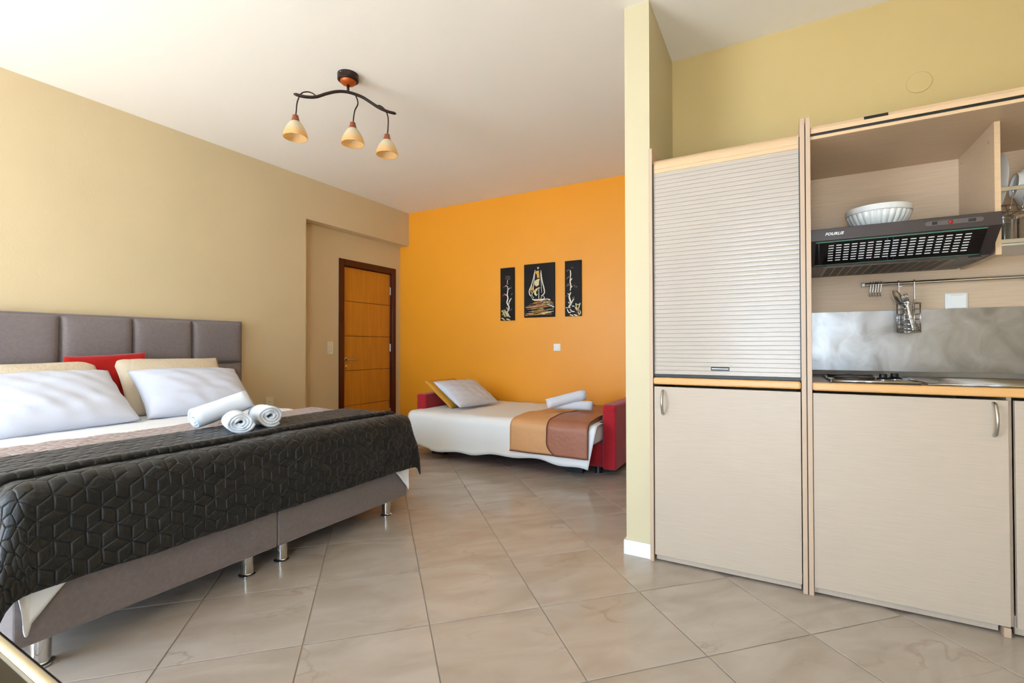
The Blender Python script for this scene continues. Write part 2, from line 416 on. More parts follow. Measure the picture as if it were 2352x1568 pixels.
# ================================================================== WALL PLATES
def plate(name, c, w, hh, normal, label, cat, kind, group=None, m='plastic'):
    """c centre on the wall; normal '+X' or '-Y'; kind list from bottom to top of 'socket'/'switch'/'cover'"""
    t = thing(name, c, label, cat, group)
    if normal == '+X': mk = lambda a0, a1, d0, d1, b0, b1: (c[0] + d0, c[0] + d1, c[1] + a0, c[1] + a1, c[2] + b0, c[2] + b1)
    else: mk = lambda a0, a1, d0, d1, b0, b1: (c[0] + a0, c[0] + a1, c[1] - d1, c[1] - d0, c[2] + b0, c[2] + b1)
    obj('frame', G().box(*mk(-w / 2, w / 2, 0, .009, -hh / 2, hh / 2)), M[m], t, bevel=.003)
    n = len(kind); ph = hh / n
    for i, k in enumerate(kind):
        zc = -hh / 2 + (i + .5) * ph; s = min(w, ph) / 2 - .010
        if k == 'switch': obj('rocker', G().box(*mk(-s, s, .009, .0135, zc - s, zc + s)), M[m], t, bevel=.002)
        elif k == 'cover':
            f = obj('flap', G().box(*mk(-s - .004, s + .004, .009, .016, zc - s - .004, zc + s + .004)), M[m], t, bevel=.003)
            obj('flap_slot', G().box(*mk(-s + .008, s - .008, .0155, .0165, zc + s - .004, zc + s - .001)), M['plastic_dim'], f)
        else:
            r = s * .82; RM = Matrix.Rotation(PI / 2, 4, 'Y') if normal == '+X' else Matrix.Rotation(PI / 2, 4, 'X')
            cc = (c[0] + .009, c[1], c[2] + zc) if normal == '+X' else (c[0], c[1] - .009, c[2] + zc)
            so = obj('socket_ring', G().lathe([(r + .004, 0), (r + .004, .0045), (r + .001, .0050), (r - .001, .0008), (0, .0008)], cc, 28, RM), M[m], t, auto=40)
            for q in (-1, 1):
                off = .0095 * q
                p = (cc[0] + .0008, cc[1] + off, cc[2]) if normal == '+X' else (cc[0] + off, cc[1] - .0008, cc[2])
                obj('pin_hole', G().lathe([(.0034, 0), (.0034, .0010), (0, .0010)], p, 12, RM), M['dark_hole'], so)
    return t
plate('switch_and_socket', (XREC, 3.697, 1.058), .082, .150, '+X', 'beige double wall plate, switch over socket, left of the door', 'socket', ['socket', 'switch'], m='plastic_dim')
plate('light_switch', (-2.133, YB, 1.061), .082, .078, '-Y', 'small white light switch on the orange wall under the ship picture', 'switch', ['switch'])
plate('wall_socket', (XL, 2.862, .548), .082, .086, '+X', 'beige wall socket low on the wall beside the headboard', 'socket', ['socket'], m='plastic_dim')

# ================================================================== PAINTINGS
def painting(name, x0, x1, z0, z1, label):
    t = thing(name, ((x0 + x1) / 2, YB - .01, z0), label, 'painting', 'black panel paintings on the orange wall')
    obj('panel', G().box(x0, x1, YB - .02, YB, z0, z1), M['canvas_black'], t, bevel=.0015)
    W, H = x1 - x0, z1 - z0
    def strokes(nm, m, lines):
        g = G(); y = YB - .0206
        for (w, pts) in lines:
            P = smoothpath(pts, 5) if len(pts) > 2 else [np.array(p, float) for p in pts]
            Q = [np.array((x0 + p[0] * W, z1 - p[1] * H)) for p in P]; n = len(Q); L = []; R = []
            for i in range(n):
                d = Q[min(i + 1, n - 1)] - Q[max(i - 1, 0)]; d = d / (np.linalg.norm(d) + 1e-9); nn = np.array((-d[1], d[0]))
                ww = w * .5 * (.35 + .65 * math.sin(PI * (i + .7) / (n + .4)) ** .5)
                L.append(Q[i] + nn * ww); R.append(Q[i] - nn * ww)
            vs = [(p[0], y, p[1]) for p in L] + [(p[0], y, p[1]) for p in R]
            g.add(vs, [(i, i + 1, n + i + 1, n + i) for i in range(n - 1)])
        o = obj(nm, g, m, t); o['kind'] = 'stuff'; return o
    def shape(nm, m, polys):
        g = G()
        for pl in polys:
            vs = [(x0 + u * W, YB - .0204, z1 - v * H) for (u, v) in pl]; g.add(vs, [tuple(range(len(vs)))])
        o = obj(nm, g, m, t); o['kind'] = 'stuff'; return o
    return strokes, shape
st, sh = painting('ship_painting', -2.535, -2.155, 1.400, 2.004, 'black panel painting of a sailing ship on gold water, largest and middle of three')
sh('sails', M['paint_cream'], [[(.36, .32), (.45, .29), (.53, .285), (.50, .34), (.50, .40), (.42, .43), (.36, .40), (.345, .36)], [(.35, .50), (.40, .465), (.47, .455), (.43, .52), (.46, .58), (.40, .605), (.345, .57), (.335, .53)]])
sh('gold_sails', M['paint_gold'], [[(.385, .14), (.50, .13), (.50, .18), (.52, .265), (.44, .27), (.43, .21), (.385, .17)], [(.25, .43), (.275, .39), (.29, .45), (.30, .50), (.255, .545), (.22, .52), (.215, .47)]])
sh('orange_flecks', M['paint_orange'], [[(.41, .49), (.43, .53), (.46, .56), (.50, .575), (.42, .575), (.40, .53)], [(.41, .42), (.45, .40), (.44, .43)], [(.24, .50), (.27, .48), (.29, .505), (.26, .53)]])
sh('hull', M['paint_white'], [[(.255, .645), (.33, .66), (.50, .665), (.62, .66), (.70, .645), (.67, .675), (.60, .692), (.36, .692), (.29, .675)]])
st('rigging', M['paint_white'], [(.011, [(.375, .115), (.27, .36), (.175, .50), (.20, .58), (.24, .585)]), (.008, [(.37, .16), (.33, .36), (.31, .46), (.33, .50), (.25, .58)]), (.012, [(.56, .13), (.60, .32), (.665, .48), (.67, .56), (.57, .61)]), (.006, [(.545, .17), (.57, .35), (.59, .55)]), (.014, [(.45, .07), (.47, .085), (.50, .07)]), (.01, [(.465, .08), (.47, .105)]), (.007, [(.49, .44), (.495, .62)]), (.006, [(.45, .46), (.54, .455)]), (.009, [(.49, .60), (.49, .655)]), (.005, [(.21, .585), (.28, .64)]), (.005, [(.25, .57), (.33, .64)]), (.005, [(.60, .62), (.55, .655)]), (.005, [(.63, .60), (.69, .65)])])
wl = []
for k in range(46):
    v = .70 + .27 * (k / 46) + random.uniform(-.008, .008); c = .5 + random.gauss(0, .16); l = random.uniform(.06, .28)
    wl.append((random.uniform(.003, .008), [(max(.03, c - l), v), (c, v + random.uniform(-.003, .003)), (min(.97, c + l), v - .004)]))
st('gold_ripples', M['paint_gold'], wl[0::3]); st('cream_ripples', M['paint_cream'], wl[1::3]); st('orange_ripples', M['paint_orange'], wl[2::3])
st('wake', M['paint_white'], [(.016, [(.56 + .07 * k, .705 + .02 * k), (.60 + .07 * k, .715 + .02 * k), (.635 + .07 * k, .722 + .02 * k)]) for k in range(6)] + [(.01, [(.66, .68), (.76, .67), (.86, .69), (.76, .70)])])
st, sh = painting('tree_painting', -2.849, -2.664, 1.374, 1.989, 'narrow black panel painting of a crooked white tree, left of the ship picture')
st('trunk', M['paint_white'], [(.016, [(.52, .35), (.55, .42), (.50, .51), (.55, .58), (.48, .66), (.62, .74), (.60, .80), (.48, .85), (.55, .90), (.72, .94)]), (.008, [(.50, .32), (.52, .25), (.54, .23)]), (.009, [(.52, .36), (.42, .34), (.36, .35)]), (.009, [(.55, .42), (.63, .40), (.70, .385)]), (.009, [(.50, .53), (.38, .51), (.30, .50)]), (.012, [(.60, .70), (.66, .64), (.80, .58)]), (.009, [(.55, .80), (.46, .75)]), (.009, [(.52, .83), (.64, .79)])])
st('reeds', M['paint_cream'], [(.010, [(.10 + .07 * k, .80 + .02 * (k % 3)), (.22 + .08 * k, .86 + .02 * (k % 2)), (.30 + .09 * k, .93)]) for k in range(5)] + [(.014, [(.06, .95), (.2, .965), (.32, .995)]), (.014, [(.42, .97), (.58, .98), (.70, .995)]), (.010, [(.08, .83), (.26, .80)]), (.010, [(.12, .90), (.30, .82), (.36, .79)])])
st('leaf_haze', M['paint_dim'], [(.010, [(.36 + .06 * (k % 6), .17 + .012 * (k // 2)), (.40 + .06 * (k % 6), .155 + .02 * (k % 4)), (.45 + .05 * (k % 6), .18 + .01 * (k // 3))]) for k in range(12)] + [(.012, [(.75, .40), (.80, .37)]), (.012, [(.78, .52), (.88, .49)]), (.010, [(.70, .82), (.85, .78)]), (.01, [(.44, .30), (.60, .31)])])
st('red_flecks', M['paint_red'], [(.016, [(.22, .375), (.34, .345)]), (.016, [(.16, .53), (.30, .51)]), (.010, [(.18, .50), (.34, .485)])])
st, sh = painting('branch_painting', -2.032, -1.843, 1.398, 2.001, 'narrow black panel painting of a white branch and spiky flower, right of the ship picture')
st('trunk', M['paint_white'], [(.013, [(.34, .17), (.36, .24), (.34, .30)]), (.014, [(.35, .30), (.33, .38), (.37, .45), (.33, .54)]), (.019, [(.37, .57), (.27, .64), (.33, .72), (.36, .78), (.26, .82), (.33, .85)]), (.010, [(.36, .36), (.45, .32)]), (.010, [(.36, .49), (.46, .46)]), (.013, [(.38, .80), (.44, .74), (.56, .69)]), (.009, [(.28, .77), (.20, .74)]), (.009, [(.26, .61), (.18, .585)])])
st('flower', M['paint_cream'], [(.011, [(.66, .77), (.74, .87), (.80, .90)]), (.011, [(.95, .77), (.86, .84), (.80, .90)]), (.008, [(.66, .77), (.80, .80), (.95, .77)]), (.012, [(.78, .86), (.84, .94), (.92, .98)]), (.010, [(.86, .88), (.80, .96)]), (.010, [(.92, .90), (.95, .95), (.82, .99)]), (.010, [(.62, .83), (.70, .88), (.80, .91)])])
st('reeds', M['paint_white'], [(.012, [(.14, .87), (.24, .93), (.36, .93)]), (.012, [(.32, .87), (.42, .91), (.60, .92)]), (.012, [(.30, .975), (.42, .98), (.52, .995)]), (.014, [(.56, .97), (.66, .985), (.78, .99)]), (.008, [(.04, .845), (.30, .842)]), (.01, [(.44, .82), (.58, .82)])])
st('leaf_haze', M['paint_dim'], [(.010, [(.10, .19), (.20, .165), (.30, .165)]), (.012, [(.10, .33), (.22, .29), (.30, .30)]), (.013, [(.10, .46), (.22, .43), (.30, .45)]), (.010, [(.40, .13), (.52, .13)]), (.012, [(.55, .44), (.62, .47)]), (.012, [(.66, .49), (.76, .47)]), (.012, [(.44, .68), (.60, .66)])])
st('red_flecks', M['paint_red'], [(.014, [(.06, .64), (.18, .62)]), (.012, [(.14, .42), (.26, .415)]), (.012, [(.32, .90), (.40, .93)]), (.012, [(.66, .93), (.72, .94)])])

# ================================================================== CEILING LAMP
LC = Vector((-2.43, 2.17, 0)); TH = math.radians(51.7); LD = Vector((math.cos(TH), math.sin(TH), 0))
def lp(s, z, off=0): return LC + LD * s + Vector((-LD.y, LD.x, 0)) * off + Vector((0, 0, z))
lamp = thing('ceiling_lamp', (LC.x, LC.y, ZC), 'dark brown ceiling lamp with wavy bar and three hanging amber glass shades', 'lamp')
can = obj('canopy', G().lathe([(.066, ZC), (.066, ZC - .036), (.060, ZC - .042), (.0, ZC - .042)], (LC.x, LC.y, 0), 40), M['lamp_brown'], lamp, auto=40)
for a in (.6, 2.7, 4.8):
    p = LC + Vector((math.cos(a) * .066, math.sin(a) * .066, ZC - .012)); obj('screw', G().lathe([(.004, 0), (.003, .002), (0, .0025)], p, 10, Matrix.Rotation(a, 4, 'Z') @ Matrix.Rotation(PI / 2, 4, 'Y')), M['chrome'], can)
obj('copper_dome', G().lathe([(.052, ZC - .041), (.050, ZC - .049), (.040, ZC - .060), (.02, ZC - .068), (0, ZC - .069)], (LC.x, LC.y, 0), 36), M['copper'], lamp, smooth=True)
obj('stem', G().cyl(lp(0, ZC - .06), lp(0, 2.722), .0085, n=16), M['lamp_brown'], lamp, smooth=True)
bar = [(-.322, 2.648), (-.258, 2.643), (-.194, 2.654), (-.13, 2.688), (-.065, 2.715), (.002, 2.724), (.083, 2.711), (.138, 2.687), (.194, 2.66), (.25, 2.645), (.308, 2.640)]
bp = smoothpath([lp(*p) for p in bar], 5)
obj('bar', G().tube(bp, [.004] + [.0095] * (len(bp) - 2) + [.004], 14), M['lamp_brown'], lamp, smooth=True)
for k, (arm, ax_s, zt, zb) in enumerate((
        ([(-.19, 2.662), (-.215, 2.682), (-.245, 2.684), (-.278, 2.660), (-.300, 2.605), (-.306, 2.545), (-.309, 2.515)], -.310, 2.515, 2.375),
        ([(.02, 2.73), (.045, 2.722), (.060, 2.690), (.060, 2.655), (.043, 2.615), (.035, 2.565), (.033, 2.53)], .030, 2.53, 2.39),
        ([(.180, 2.672), (.205, 2.682), (.235, 2.662), (.252, 2.62), (.256, 2.58), (.254, 2.53), (.251, 2.49)], .248, 2.49, 2.352))):
    pp = smoothpath([lp(s, z, (.016 if i in (1, 2) else .004)) for i, (s, z) in enumerate(arm)], 6)
    obj('arm', G().tube(pp, .0042, 8), M['lamp_brown'], lamp, smooth=True)
    c = lp(ax_s, 0)
    so = obj('lamp_holder', G().lathe([(.007, zt + .004), (.016, zt), (.019, zt - .015), (.024, zt - .034), (.026, zt - .038), (0, zt - .038)], c, 28), M['terracotta'], lamp, auto=50)
    H = zt - .036 - zb; prof = []
    for i in range(15):
        t = i / 14; prof.append((.022 + (.072 - .022) * math.sin(t * PI / 2 * .96) ** .8, zt - .036 - H * t))
    inner = [(r - .003, z) for (r, z) in reversed(prof)]
    obj('shade', G().lathe(prof + inner, c, 40, closed=True), M['shade'], lamp, smooth=True)
    zc = zb + .055
    obj('bulb', G().lathe([(0, zc - .03), (.012, zc - .027), (.02, zc - .015), (.022, zc), (.018, zc + .015), (.012, zc + .028), (.010, zc + .045)], c, 20), M['bulb'], lamp, smooth=True)

# ================================================================== BED
BX0, BX1, BY0, BY1 = XL + .085, -2.12, .553, 2.387
bed = thing('bed', (-3.2, 1.47, 0), 'wide bed upholstered in grey-brown fabric with padded headboard and chrome legs', 'bed')
hb = obj('headboard', G().box(XL + .004, XL + .055, .470, 2.562, .08, 1.300), M['upholstery'], bed, bevel=.012, seg=3)
cols = [2.550 - .4135 * k for k in range(6)]; rows = [.24, .585, .932, 1.286]
def pad_mesh(w, hh):
    n = 12; uu = np.linspace(-1, 1, n * 2 + 1); P = np.zeros((len(uu), len(uu), 3))
    for i, a in enumerate(uu):
        for j, b in enumerate(uu):
            e = (1 - abs(a) ** 7) * (1 - abs(b) ** 7)
            P[i, j] = (.008 + .034 * max(e, 0) ** .45, a * w / 2, b * hh / 2)
    P[0, :, 0] = P[-1, :, 0] = 0; P[:, 0, 0] = P[:, -1, 0] = 0
    return mesh_of('pad', G().grid(P), M['upholstery'], smooth=True)
for r in range(3):
    pm = pad_mesh(.4135, rows[r + 1] - rows[r])
    for c in range(5):
        piece('pad', pm, hb, (XL + .052, (cols[c] + cols[c + 1]) / 2, (rows[r] + rows[r + 1]) / 2))
for (y0, y1) in ((BY0, 1.4685), (1.4715, BY1)):
    bs = obj('bed_base', G().box(BX0, BX1, y0, y1, .104, .36), M['upholstery'], bed, bevel=.01, seg=3)
    for (lx, ly) in ((BX1 - .062, y0 + .085 if y0 < 1 else y0 + .06), (BX1 - .062, y1 - .115 if y0 < 1 else y1 - .125), (BX0 + .15, y0 + .1), (BX0 + .15, y1 - .1)):
        obj('leg', G().lathe([(.027, .11), (.027, .016), (.030, .012), (.036, .009), (.036, .002), (.03, 0)], (lx, ly, 0), 32), M['chrome'], bs, auto=35)
obj('mattress', G().box(BX0, BX1 - .005, BY0 + .006, BY1 - .006, .36, .588), M['sheet'], bed, bevel=.05, seg=5, smooth=True)

def hexq(X, Y, s):
    """distance to the seams of a tumbling-block (rhombille) quilting pattern"""
    w = math.sqrt(3) * s; best = None
    cx0 = np.round(X / w); out = np.full(X.shape, 1e9); bestd = np.full(X.shape, 1e9); LX = np.zeros(X.shape); LY = np.zeros(X.shape)
    for par in (0, 1):
        ry = np.round((Y / (1.5 * s) - par) / 2) * 2 + par
        rx = np.round(X / w - .5 * par)
        ax, ay = X - (rx + .5 * par) * w, Y - ry * 1.5 * s
        d = ax * ax + ay * ay; m = d < bestd
        bestd = np.where(m, d, bestd); LX = np.where(m, ax, LX); LY = np.where(m, ay, LY)
    hexd = np.minimum.reduce([w / 2 - np.abs(LX * math.cos(t) + LY * math.sin(t)) for t in (0, PI / 3, 2 * PI / 3)])
    sp = np.full(X.shape, 1e9)
    for t in (PI / 2, PI / 2 + 2 * PI / 3, PI / 2 + 4 * PI / 3):
        along = LX * math.cos(t) + LY * math.sin(t); perp = np.abs(-LX * math.sin(t) + LY * math.cos(t))
        sp = np.minimum(sp, np.where(along > 0, perp, np.hypot(LX, LY)))
    return np.minimum(hexd, sp)

def sm_noise(A, B, seed, f):
    r = np.random.default_rng(seed); z = np.zeros(A.shape)
    for k in range(7):
        a, b, p = r.normal(0, f), r.normal(0, f), r.uniform(0, 6.28); z += np.sin(A * a + B * b + p) / 7
    return z

def drape_map(x1, y0, y1, ztop, Rr, hem=None, lift=None, flare=.10, seed=1, ripple=.006):
    """maps flat cloth coordinates (A along the bed, B across) to a cloth lying on the bed and hanging over its foot and sides"""
    def f(A, B):
        da = np.maximum(A - x1, 0); dl = np.maximum(y0 - B, 0); dr_ = np.maximum(B - y1, 0); db = dl + dr_
        sgn = np.where(dl > 0, -1., 1.)
        sc = hem(A, B) if hem is not None else 1.0
        da2, db2 = da * sc, db * sc
        r = (da2 ** 4 + db2 ** 4) ** .25 + 1e-9; ph = np.arctan2(db2, da2 + 1e-9); arc = Rr * PI / 2
        down = np.where(r < arc, Rr * (1 - np.cos(r / Rr)), Rr + (r - arc)); out = np.where(r < arc, Rr * np.sin(r / Rr), Rr)
        cor = np.minimum(da2, db2) / (np.maximum(da2, db2) + 1e-9)
        out2 = out + flare * np.clip(r - arc, 0, None) * (1 + 2.2 * cor)
        X = np.minimum(A, x1) + np.where(da > 0, out2 * np.cos(ph), 0)
        Y = np.clip(B, y0, y1) + np.where(db > 0, sgn * out2 * np.sin(ph), 0)
        hang = np.clip(r / .15, 0, 1); rp = sm_noise(A, B, seed, 14) * ripple
        X = X + np.where(da > 0, rp * hang * 1.5, 0); Y = Y + np.where(db > 0, sgn * rp * hang * 1.5, 0)
        Z = ztop - down + np.where(r < .05, np.abs(rp), 0)
        if lift is not None: Z = Z + lift(A, B) * (1 - hang)
        return np.stack([X, Y, Z], -1)
    return f
def drape(xa, x1, y0, y1, foot, sides, step, f):
    na = max(2, int((x1 - xa + foot) / step)); nb = int((y1 - y0 + 2 * sides) / step)
    A, B = np.meshgrid(np.linspace(xa, x1 + foot, na), np.linspace(y0 - sides, y1 + sides, nb), indexing='ij')
    return f(A, B)
def quilted(f, a0, a1, b0, b1, s_, puff, seed=0):
    """cloth stitched in a tumbling-block pattern: every rhomb a puffed patch with its edges on the seams"""
    w = math.sqrt(3) * s_; T_ = np.array([0, .05, .18, .5, .82, .95, 1.0]); n = len(T_); VA = []; VB = []; HH = []; faces = []; amin = []
    U, V_ = np.meshgrid(T_, T_, indexing='ij'); e = np.minimum(np.minimum(U, 1 - U), np.minimum(V_, 1 - V_)); prof = np.minimum(1, e / .30) ** .55
    dirs = [np.array((math.cos(t), math.sin(t))) * s_ for t in (PI / 2, PI / 2 + 2 * PI / 3, PI / 2 + 4 * PI / 3)]
    rr = np.random.default_rng(seed); o = 0
    r0, r1 = int(math.floor(a0 / (1.5 * s_))) - 1, int(math.ceil(a1 / (1.5 * s_))) + 1
    c0, c1 = int(math.floor(b0 / w)) - 1, int(math.ceil(b1 / w)) + 1
    for r_ in range(r0, r1 + 1):
        for c_ in range(c0, c1 + 1):
            cen = np.array(((c_ + .5 * (r_ % 2)) * w, r_ * 1.5 * s_))
            for k in range(3):
                p, q_ = dirs[k], dirs[(k + 1) % 3]
                Bc = cen[0] + U * p[0] + V_ * q_[0]; Ac = cen[1] + U * p[1] + V_ * q_[1]
                if Bc.max() <= b0 or Bc.min() >= b1 or Ac.max() <= a0 or Ac.min() >= a1: continue
                VA.append(np.clip(Ac, a0, a1).ravel()); VB.append(np.clip(Bc, b0, b1).ravel())
                tilt = rr.normal(0, .0007, 2); HH.append((puff * prof * (1 + rr.normal(0, .12)) + (tilt[0] * (U - .5) + tilt[1] * (V_ - .5)) * prof).ravel())
                for i_ in range(n - 1):
                    for j_ in range(n - 1): faces.append((o + i_ * n + j_, o + (i_ + 1) * n + j_, o + (i_ + 1) * n + j_ + 1, o + i_ * n + j_ + 1))
                o += n * n
    A = np.concatenate(VA); B = np.concatenate(VB); Hh = np.concatenate(HH); d = .004
    P = f(A, B); N = np.cross(f(A + d, B) - f(A - d, B), f(A, B + d) - f(A, B - d)); N /= np.linalg.norm(N, axis=-1, keepdims=True) + 1e-9
    P = P + N * Hh[:, None]
    return P, faces, A
def quilt_obj(name, f, a0, a1, b0, b1, s_, puff, mats, parent=None, split=None, thick=.006, seed=0):
    P, faces, A = quilted(f, a0, a1, b0, b1, s_, puff, seed)
    me = bpy.data.meshes.new(name); me.from_pydata([tuple(p) for p in P], [], faces)
    for m in mats: me.materials.append(m)
    if split is not None:
        for pl in me.polygons:
            if np.mean([A[v] for v in pl.vertices]) < split: pl.material_index = 1
    bm = bmesh.new(); bm.from_mesh(me); bmesh.ops.remove_doubles(bm, verts=bm.verts, dist=2e-5); bmesh.ops.dissolve_degenerate(bm, dist=1e-5, edges=bm.edges); bm.to_mesh(me); bm.free()
    for pl in me.polygons: pl.use_smooth = True
    o = bpy.data.objects.new(name, me); place(o, parent)
    s = o.modifiers.new('thickness', 'SOLIDIFY'); s.thickness = thick; s.offset = -1
    return o

ZT = .592
def cloth(name, P, m, parent=None, thick=.004, matfn=None):
    o = obj(name, G().grid(P), m, parent, smooth=True)
    s = o.modifiers.new('thickness', 'SOLIDIFY'); s.thickness = thick; s.offset = -1
    return o
# white sheet: hangs lowest at the foot corners
f = drape_map(BX1 - .03, BY0 + .035, BY1 - .035, ZT + .004, .04, hem=lambda A, B: .62 + .40 * np.exp(-(np.minimum(np.abs(B - BY0 + .02), np.abs(B - BY1 - .02)) / .13) ** 2), seed=3, ripple=.008, flare=.03)
o = cloth('bed_sheet', drape(BX0 + .12, BX1 - .03, BY0 + .035, BY1 - .035, .46, .36, .02, f), M['sheet'], thick=.003)
tag(o, 'white fitted bed sheet showing between pillows and dark quilt on the wide bed', 'sheet')
# dark quilt over the foot of the bed
QS = .049
qx1, qy0, qy1 = BX1 - .02, BY0 + .03, BY1 - .03
f = drape_map(qx1, qy0, qy1, ZT + .020, .055, seed=11, ripple=.012, flare=.06, lift=lambda A, B: .010 * np.exp(-((A + 2.16) / .05) ** 2))
quilt = quilt_obj('quilt', f, -3.03, qx1 + .345, qy0 - .33, qy1 + .33, QS, .0036, [M['quilt_dark'], M['quilt_reverse']], split=-2.73, seed=1)
tag(quilt, 'dark charcoal quilt stitched in a cube pattern over the foot of the wide bed', 'quilt')
# its folded-back band with a rolled front edge
def band_map(A, B):
    xa, xb, Rr, rl = -2.735, -2.275, .06, .013
    d = np.maximum(np.maximum(qy0 - B, B - qy1), 0); sg = np.where(B < qy0, -1., 1.); arc = Rr * PI / 2
    th = np.minimum(d / Rr, PI / 2); over = np.maximum(d - arc, 0)
    y = np.where(d > 0, np.where(sg < 0, qy0, qy1) + sg * (Rr * np.sin(th) + .05 * over), B); z = ZT + .024 - Rr * (1 - np.cos(th)) - over
    ny, nz = sg * np.sin(th), np.cos(th)
    t = np.clip((A - xa) / (xb - xa), 0, 1); roll = np.clip((A - xb) / rl, 0, PI)
    hg = np.where(A < xb, (.004 + .012 * np.clip(t * 8, 0, 1) + .010 * np.clip((t - .84) * 6.25, 0, 1)), .026 * .5 * (1 + np.cos(roll)))
    x = np.where(A < xb, A, xb + rl * np.sin(roll)) + t * (.018 * np.sin(B * 2.3 + .7) + .010 * np.sin(B * 6.1) + .17 * d)
    return np.stack([x, y + ny * hg, z + nz * hg], -1)
quilt_obj('folded_band', band_map, -2.735, -2.275 + .040, qy0 - .30, qy1 + .30, QS, .0036, [M['quilt_dark']], quilt, seed=2, thick=.004)

def frame_from(n, up=(0, 0, 1)):
    n = Vector(n).normalized(); u = Vector(up); u = (u - n * u.dot(n)).normalized(); w = u.cross(n)
    return Matrix((w, u, n)).transposed()
def pillow(name, w, hh, t, c, n, roll, m, label, cat, seed=0, pinch=.05, wr=.012, group=None, crisp=2.6, ear=0):
    """w across, hh up, t thick; n = outward normal of its face"""
    N_ = 40; u = np.linspace(-1, 1, N_); U, Vv = np.meshgrid(u, u, indexing='ij')
    ed = np.clip((1 - np.abs(U) ** crisp) * (1 - np.abs(Vv) ** crisp), 0, 1)
    th = t / 2 * ed ** .5
    X = U * w / 2 * (1 - pinch * (1 - U ** 2) * 0 - pinch * (1 - Vv ** 2) ** 1 * np.abs(U) ** 3)
    Y = Vv * hh / 2 * (1 - pinch * (1 - U ** 2) * np.abs(Vv) ** 3)
    F = frame_from(n) @ Matrix.Rotation(math.radians(roll), 3, 'Z')
    W = sm_noise(U * 1.0, Vv * 1.0, seed, 9) * wr * ed ** .3 + np.sin(U * 17 + Vv * 6 + seed) * wr * .45 * np.clip(-Vv + .1, 0, 1) * ed ** .5 * (np.sin(U * 4 + seed) * .5 + .6)
    def side(sg):
        Q = np.stack([X, Y, sg * th + W * (1 if sg > 0 else .4) + ear * (U * U) * (Vv * Vv)], -1)
        return Q @ np.array(F).T + np.array(c)
    g = G().grid(side(1)).grid(side(-1), True)
    o = obj(name, g, m, None, smooth=True, fix=False)
    bm = bmesh.new(); bm.from_mesh(o.data); bmesh.ops.remove_doubles(bm, verts=bm.verts, dist=1e-4); bmesh.ops.recalc_face_normals(bm, faces=bm.faces); bm.to_mesh(o.data); bm.free()
    return tag(o, label, cat, group)
pillow('cushion', .47, .47, .10, (-4.085, 1.545, .790), (1, 0, .12), 3, M['red_fabric'], 'red square cushion leaning on the headboard between the bed pillows', 'cushion', 4, .03, .006, crisp=6)
pillow('quilted_pillow', .74, .46, .13, (-3.955, 1.105, .785), (.80, .02, .55), 1, M['pillow_cream'], 'cream quilted pillow behind the white pillow on the window side', 'pillow', 5, .05, .006, 'pillows on the wide bed')
pillow('quilted_pillow', .72, .48, .13, (-3.955, 1.905, .790), (.80, 0, .55), -1, M['pillow_cream'], 'cream quilted pillow behind the white pillow nearest the door', 'pillow', 6, .05, .006, 'pillows on the wide bed')
pillow('bed_pillow', .76, .50, .19, (-3.700, 1.105, .755), (.62, .02, .80), 2, M['pillow_white'], 'creased white pillow on the window side of the wide bed', 'pillow', 7, .05, .016, 'pillows on the wide bed')
pillow('bed_pillow', .72, .46, .20, (-3.715, 1.915, .750), (.66, -.02, .76), -2, M['pillow_white'], 'smooth plump white pillow on the door side of the wide bed', 'pillow', 8, .05, .010, 'pillows on the wide bed')

def towel_roll(name, a, b, R, label, group, flat=1.0, turns=3.2, phase=0, seed=0):
    """a,b ends of the axis; spiral cross-section"""
    a, b = Vector(a), Vector(b); ax = (b - a).normalized(); up = Vector((0, 0, 1)); up = (up - ax * up.dot(ax)).normalized(); sd = ax.cross(up)
    n = 120; th = .016; prof = []
    for k in range(n + 1):
        t = k / n; ang = phase + 2 * PI * turns * t; r = .012 + (R - .012 - th / 2) * t
        wv = 1 + .10 * (1 - t) * math.sin(ang * 2.0 + seed)
        prof.append((r * math.cos(ang) * wv, r * math.sin(ang) * flat, ang))
    g = G(); m = 9; Lg = (b - a).length
    vs = []
    for j in range(m):
        s = j / (m - 1)
        for q, (x, y, ang) in enumerate(prof):
            jit = .003 * math.sin(q * .35 + seed + j * .8) if j in (0, m - 1) else .0015 * math.sin(q * .5 + j * 1.7 + seed)
            p = a + ax * (Lg * s + (jit * 1.5 if j in (0, m - 1) else 0)) + sd * (x * (1 + jit)) + up * (y + jit * .6); vs.append(p)
    w = n + 1; fs = [(j * w + q, j * w + q + 1, (j + 1) * w + q + 1, (j + 1) * w + q) for j in range(m - 1) for q in range(n)]
    g.add(vs, fs); o = obj(name, g, M['towel'], None, smooth=True, fix=False)
    s = o.modifiers.new('thickness', 'SOLIDIFY'); s.thickness = th * .85; s.offset = 0
    return tag(o, label, 'towel', group)
ZQ = ZT + .058
GT = 'rolled towels on the wide bed'
towel_roll('rolled_towel', (-2.36, 1.428, .690), (-2.55, 1.510, .684), .070, 'rolled white towel with its open spiral end facing, in front on the dark quilt', GT, .80, 3.4, 3.6, 1)
towel_roll('rolled_towel', (-2.40, 1.620, .698), (-2.60, 1.690, .690), .070, 'rolled white towel with spiral end, nearest the door on the dark quilt', GT, .88, 3.2, 4.2, 2)
towel_roll('rolled_towel', (-2.69, 1.375, .690), (-2.65, 1.640, .768), .066, 'rolled white towel lying sideways behind the two spiral-ended towels on the bed', GT, .95, 3.0, 4.4, 3)

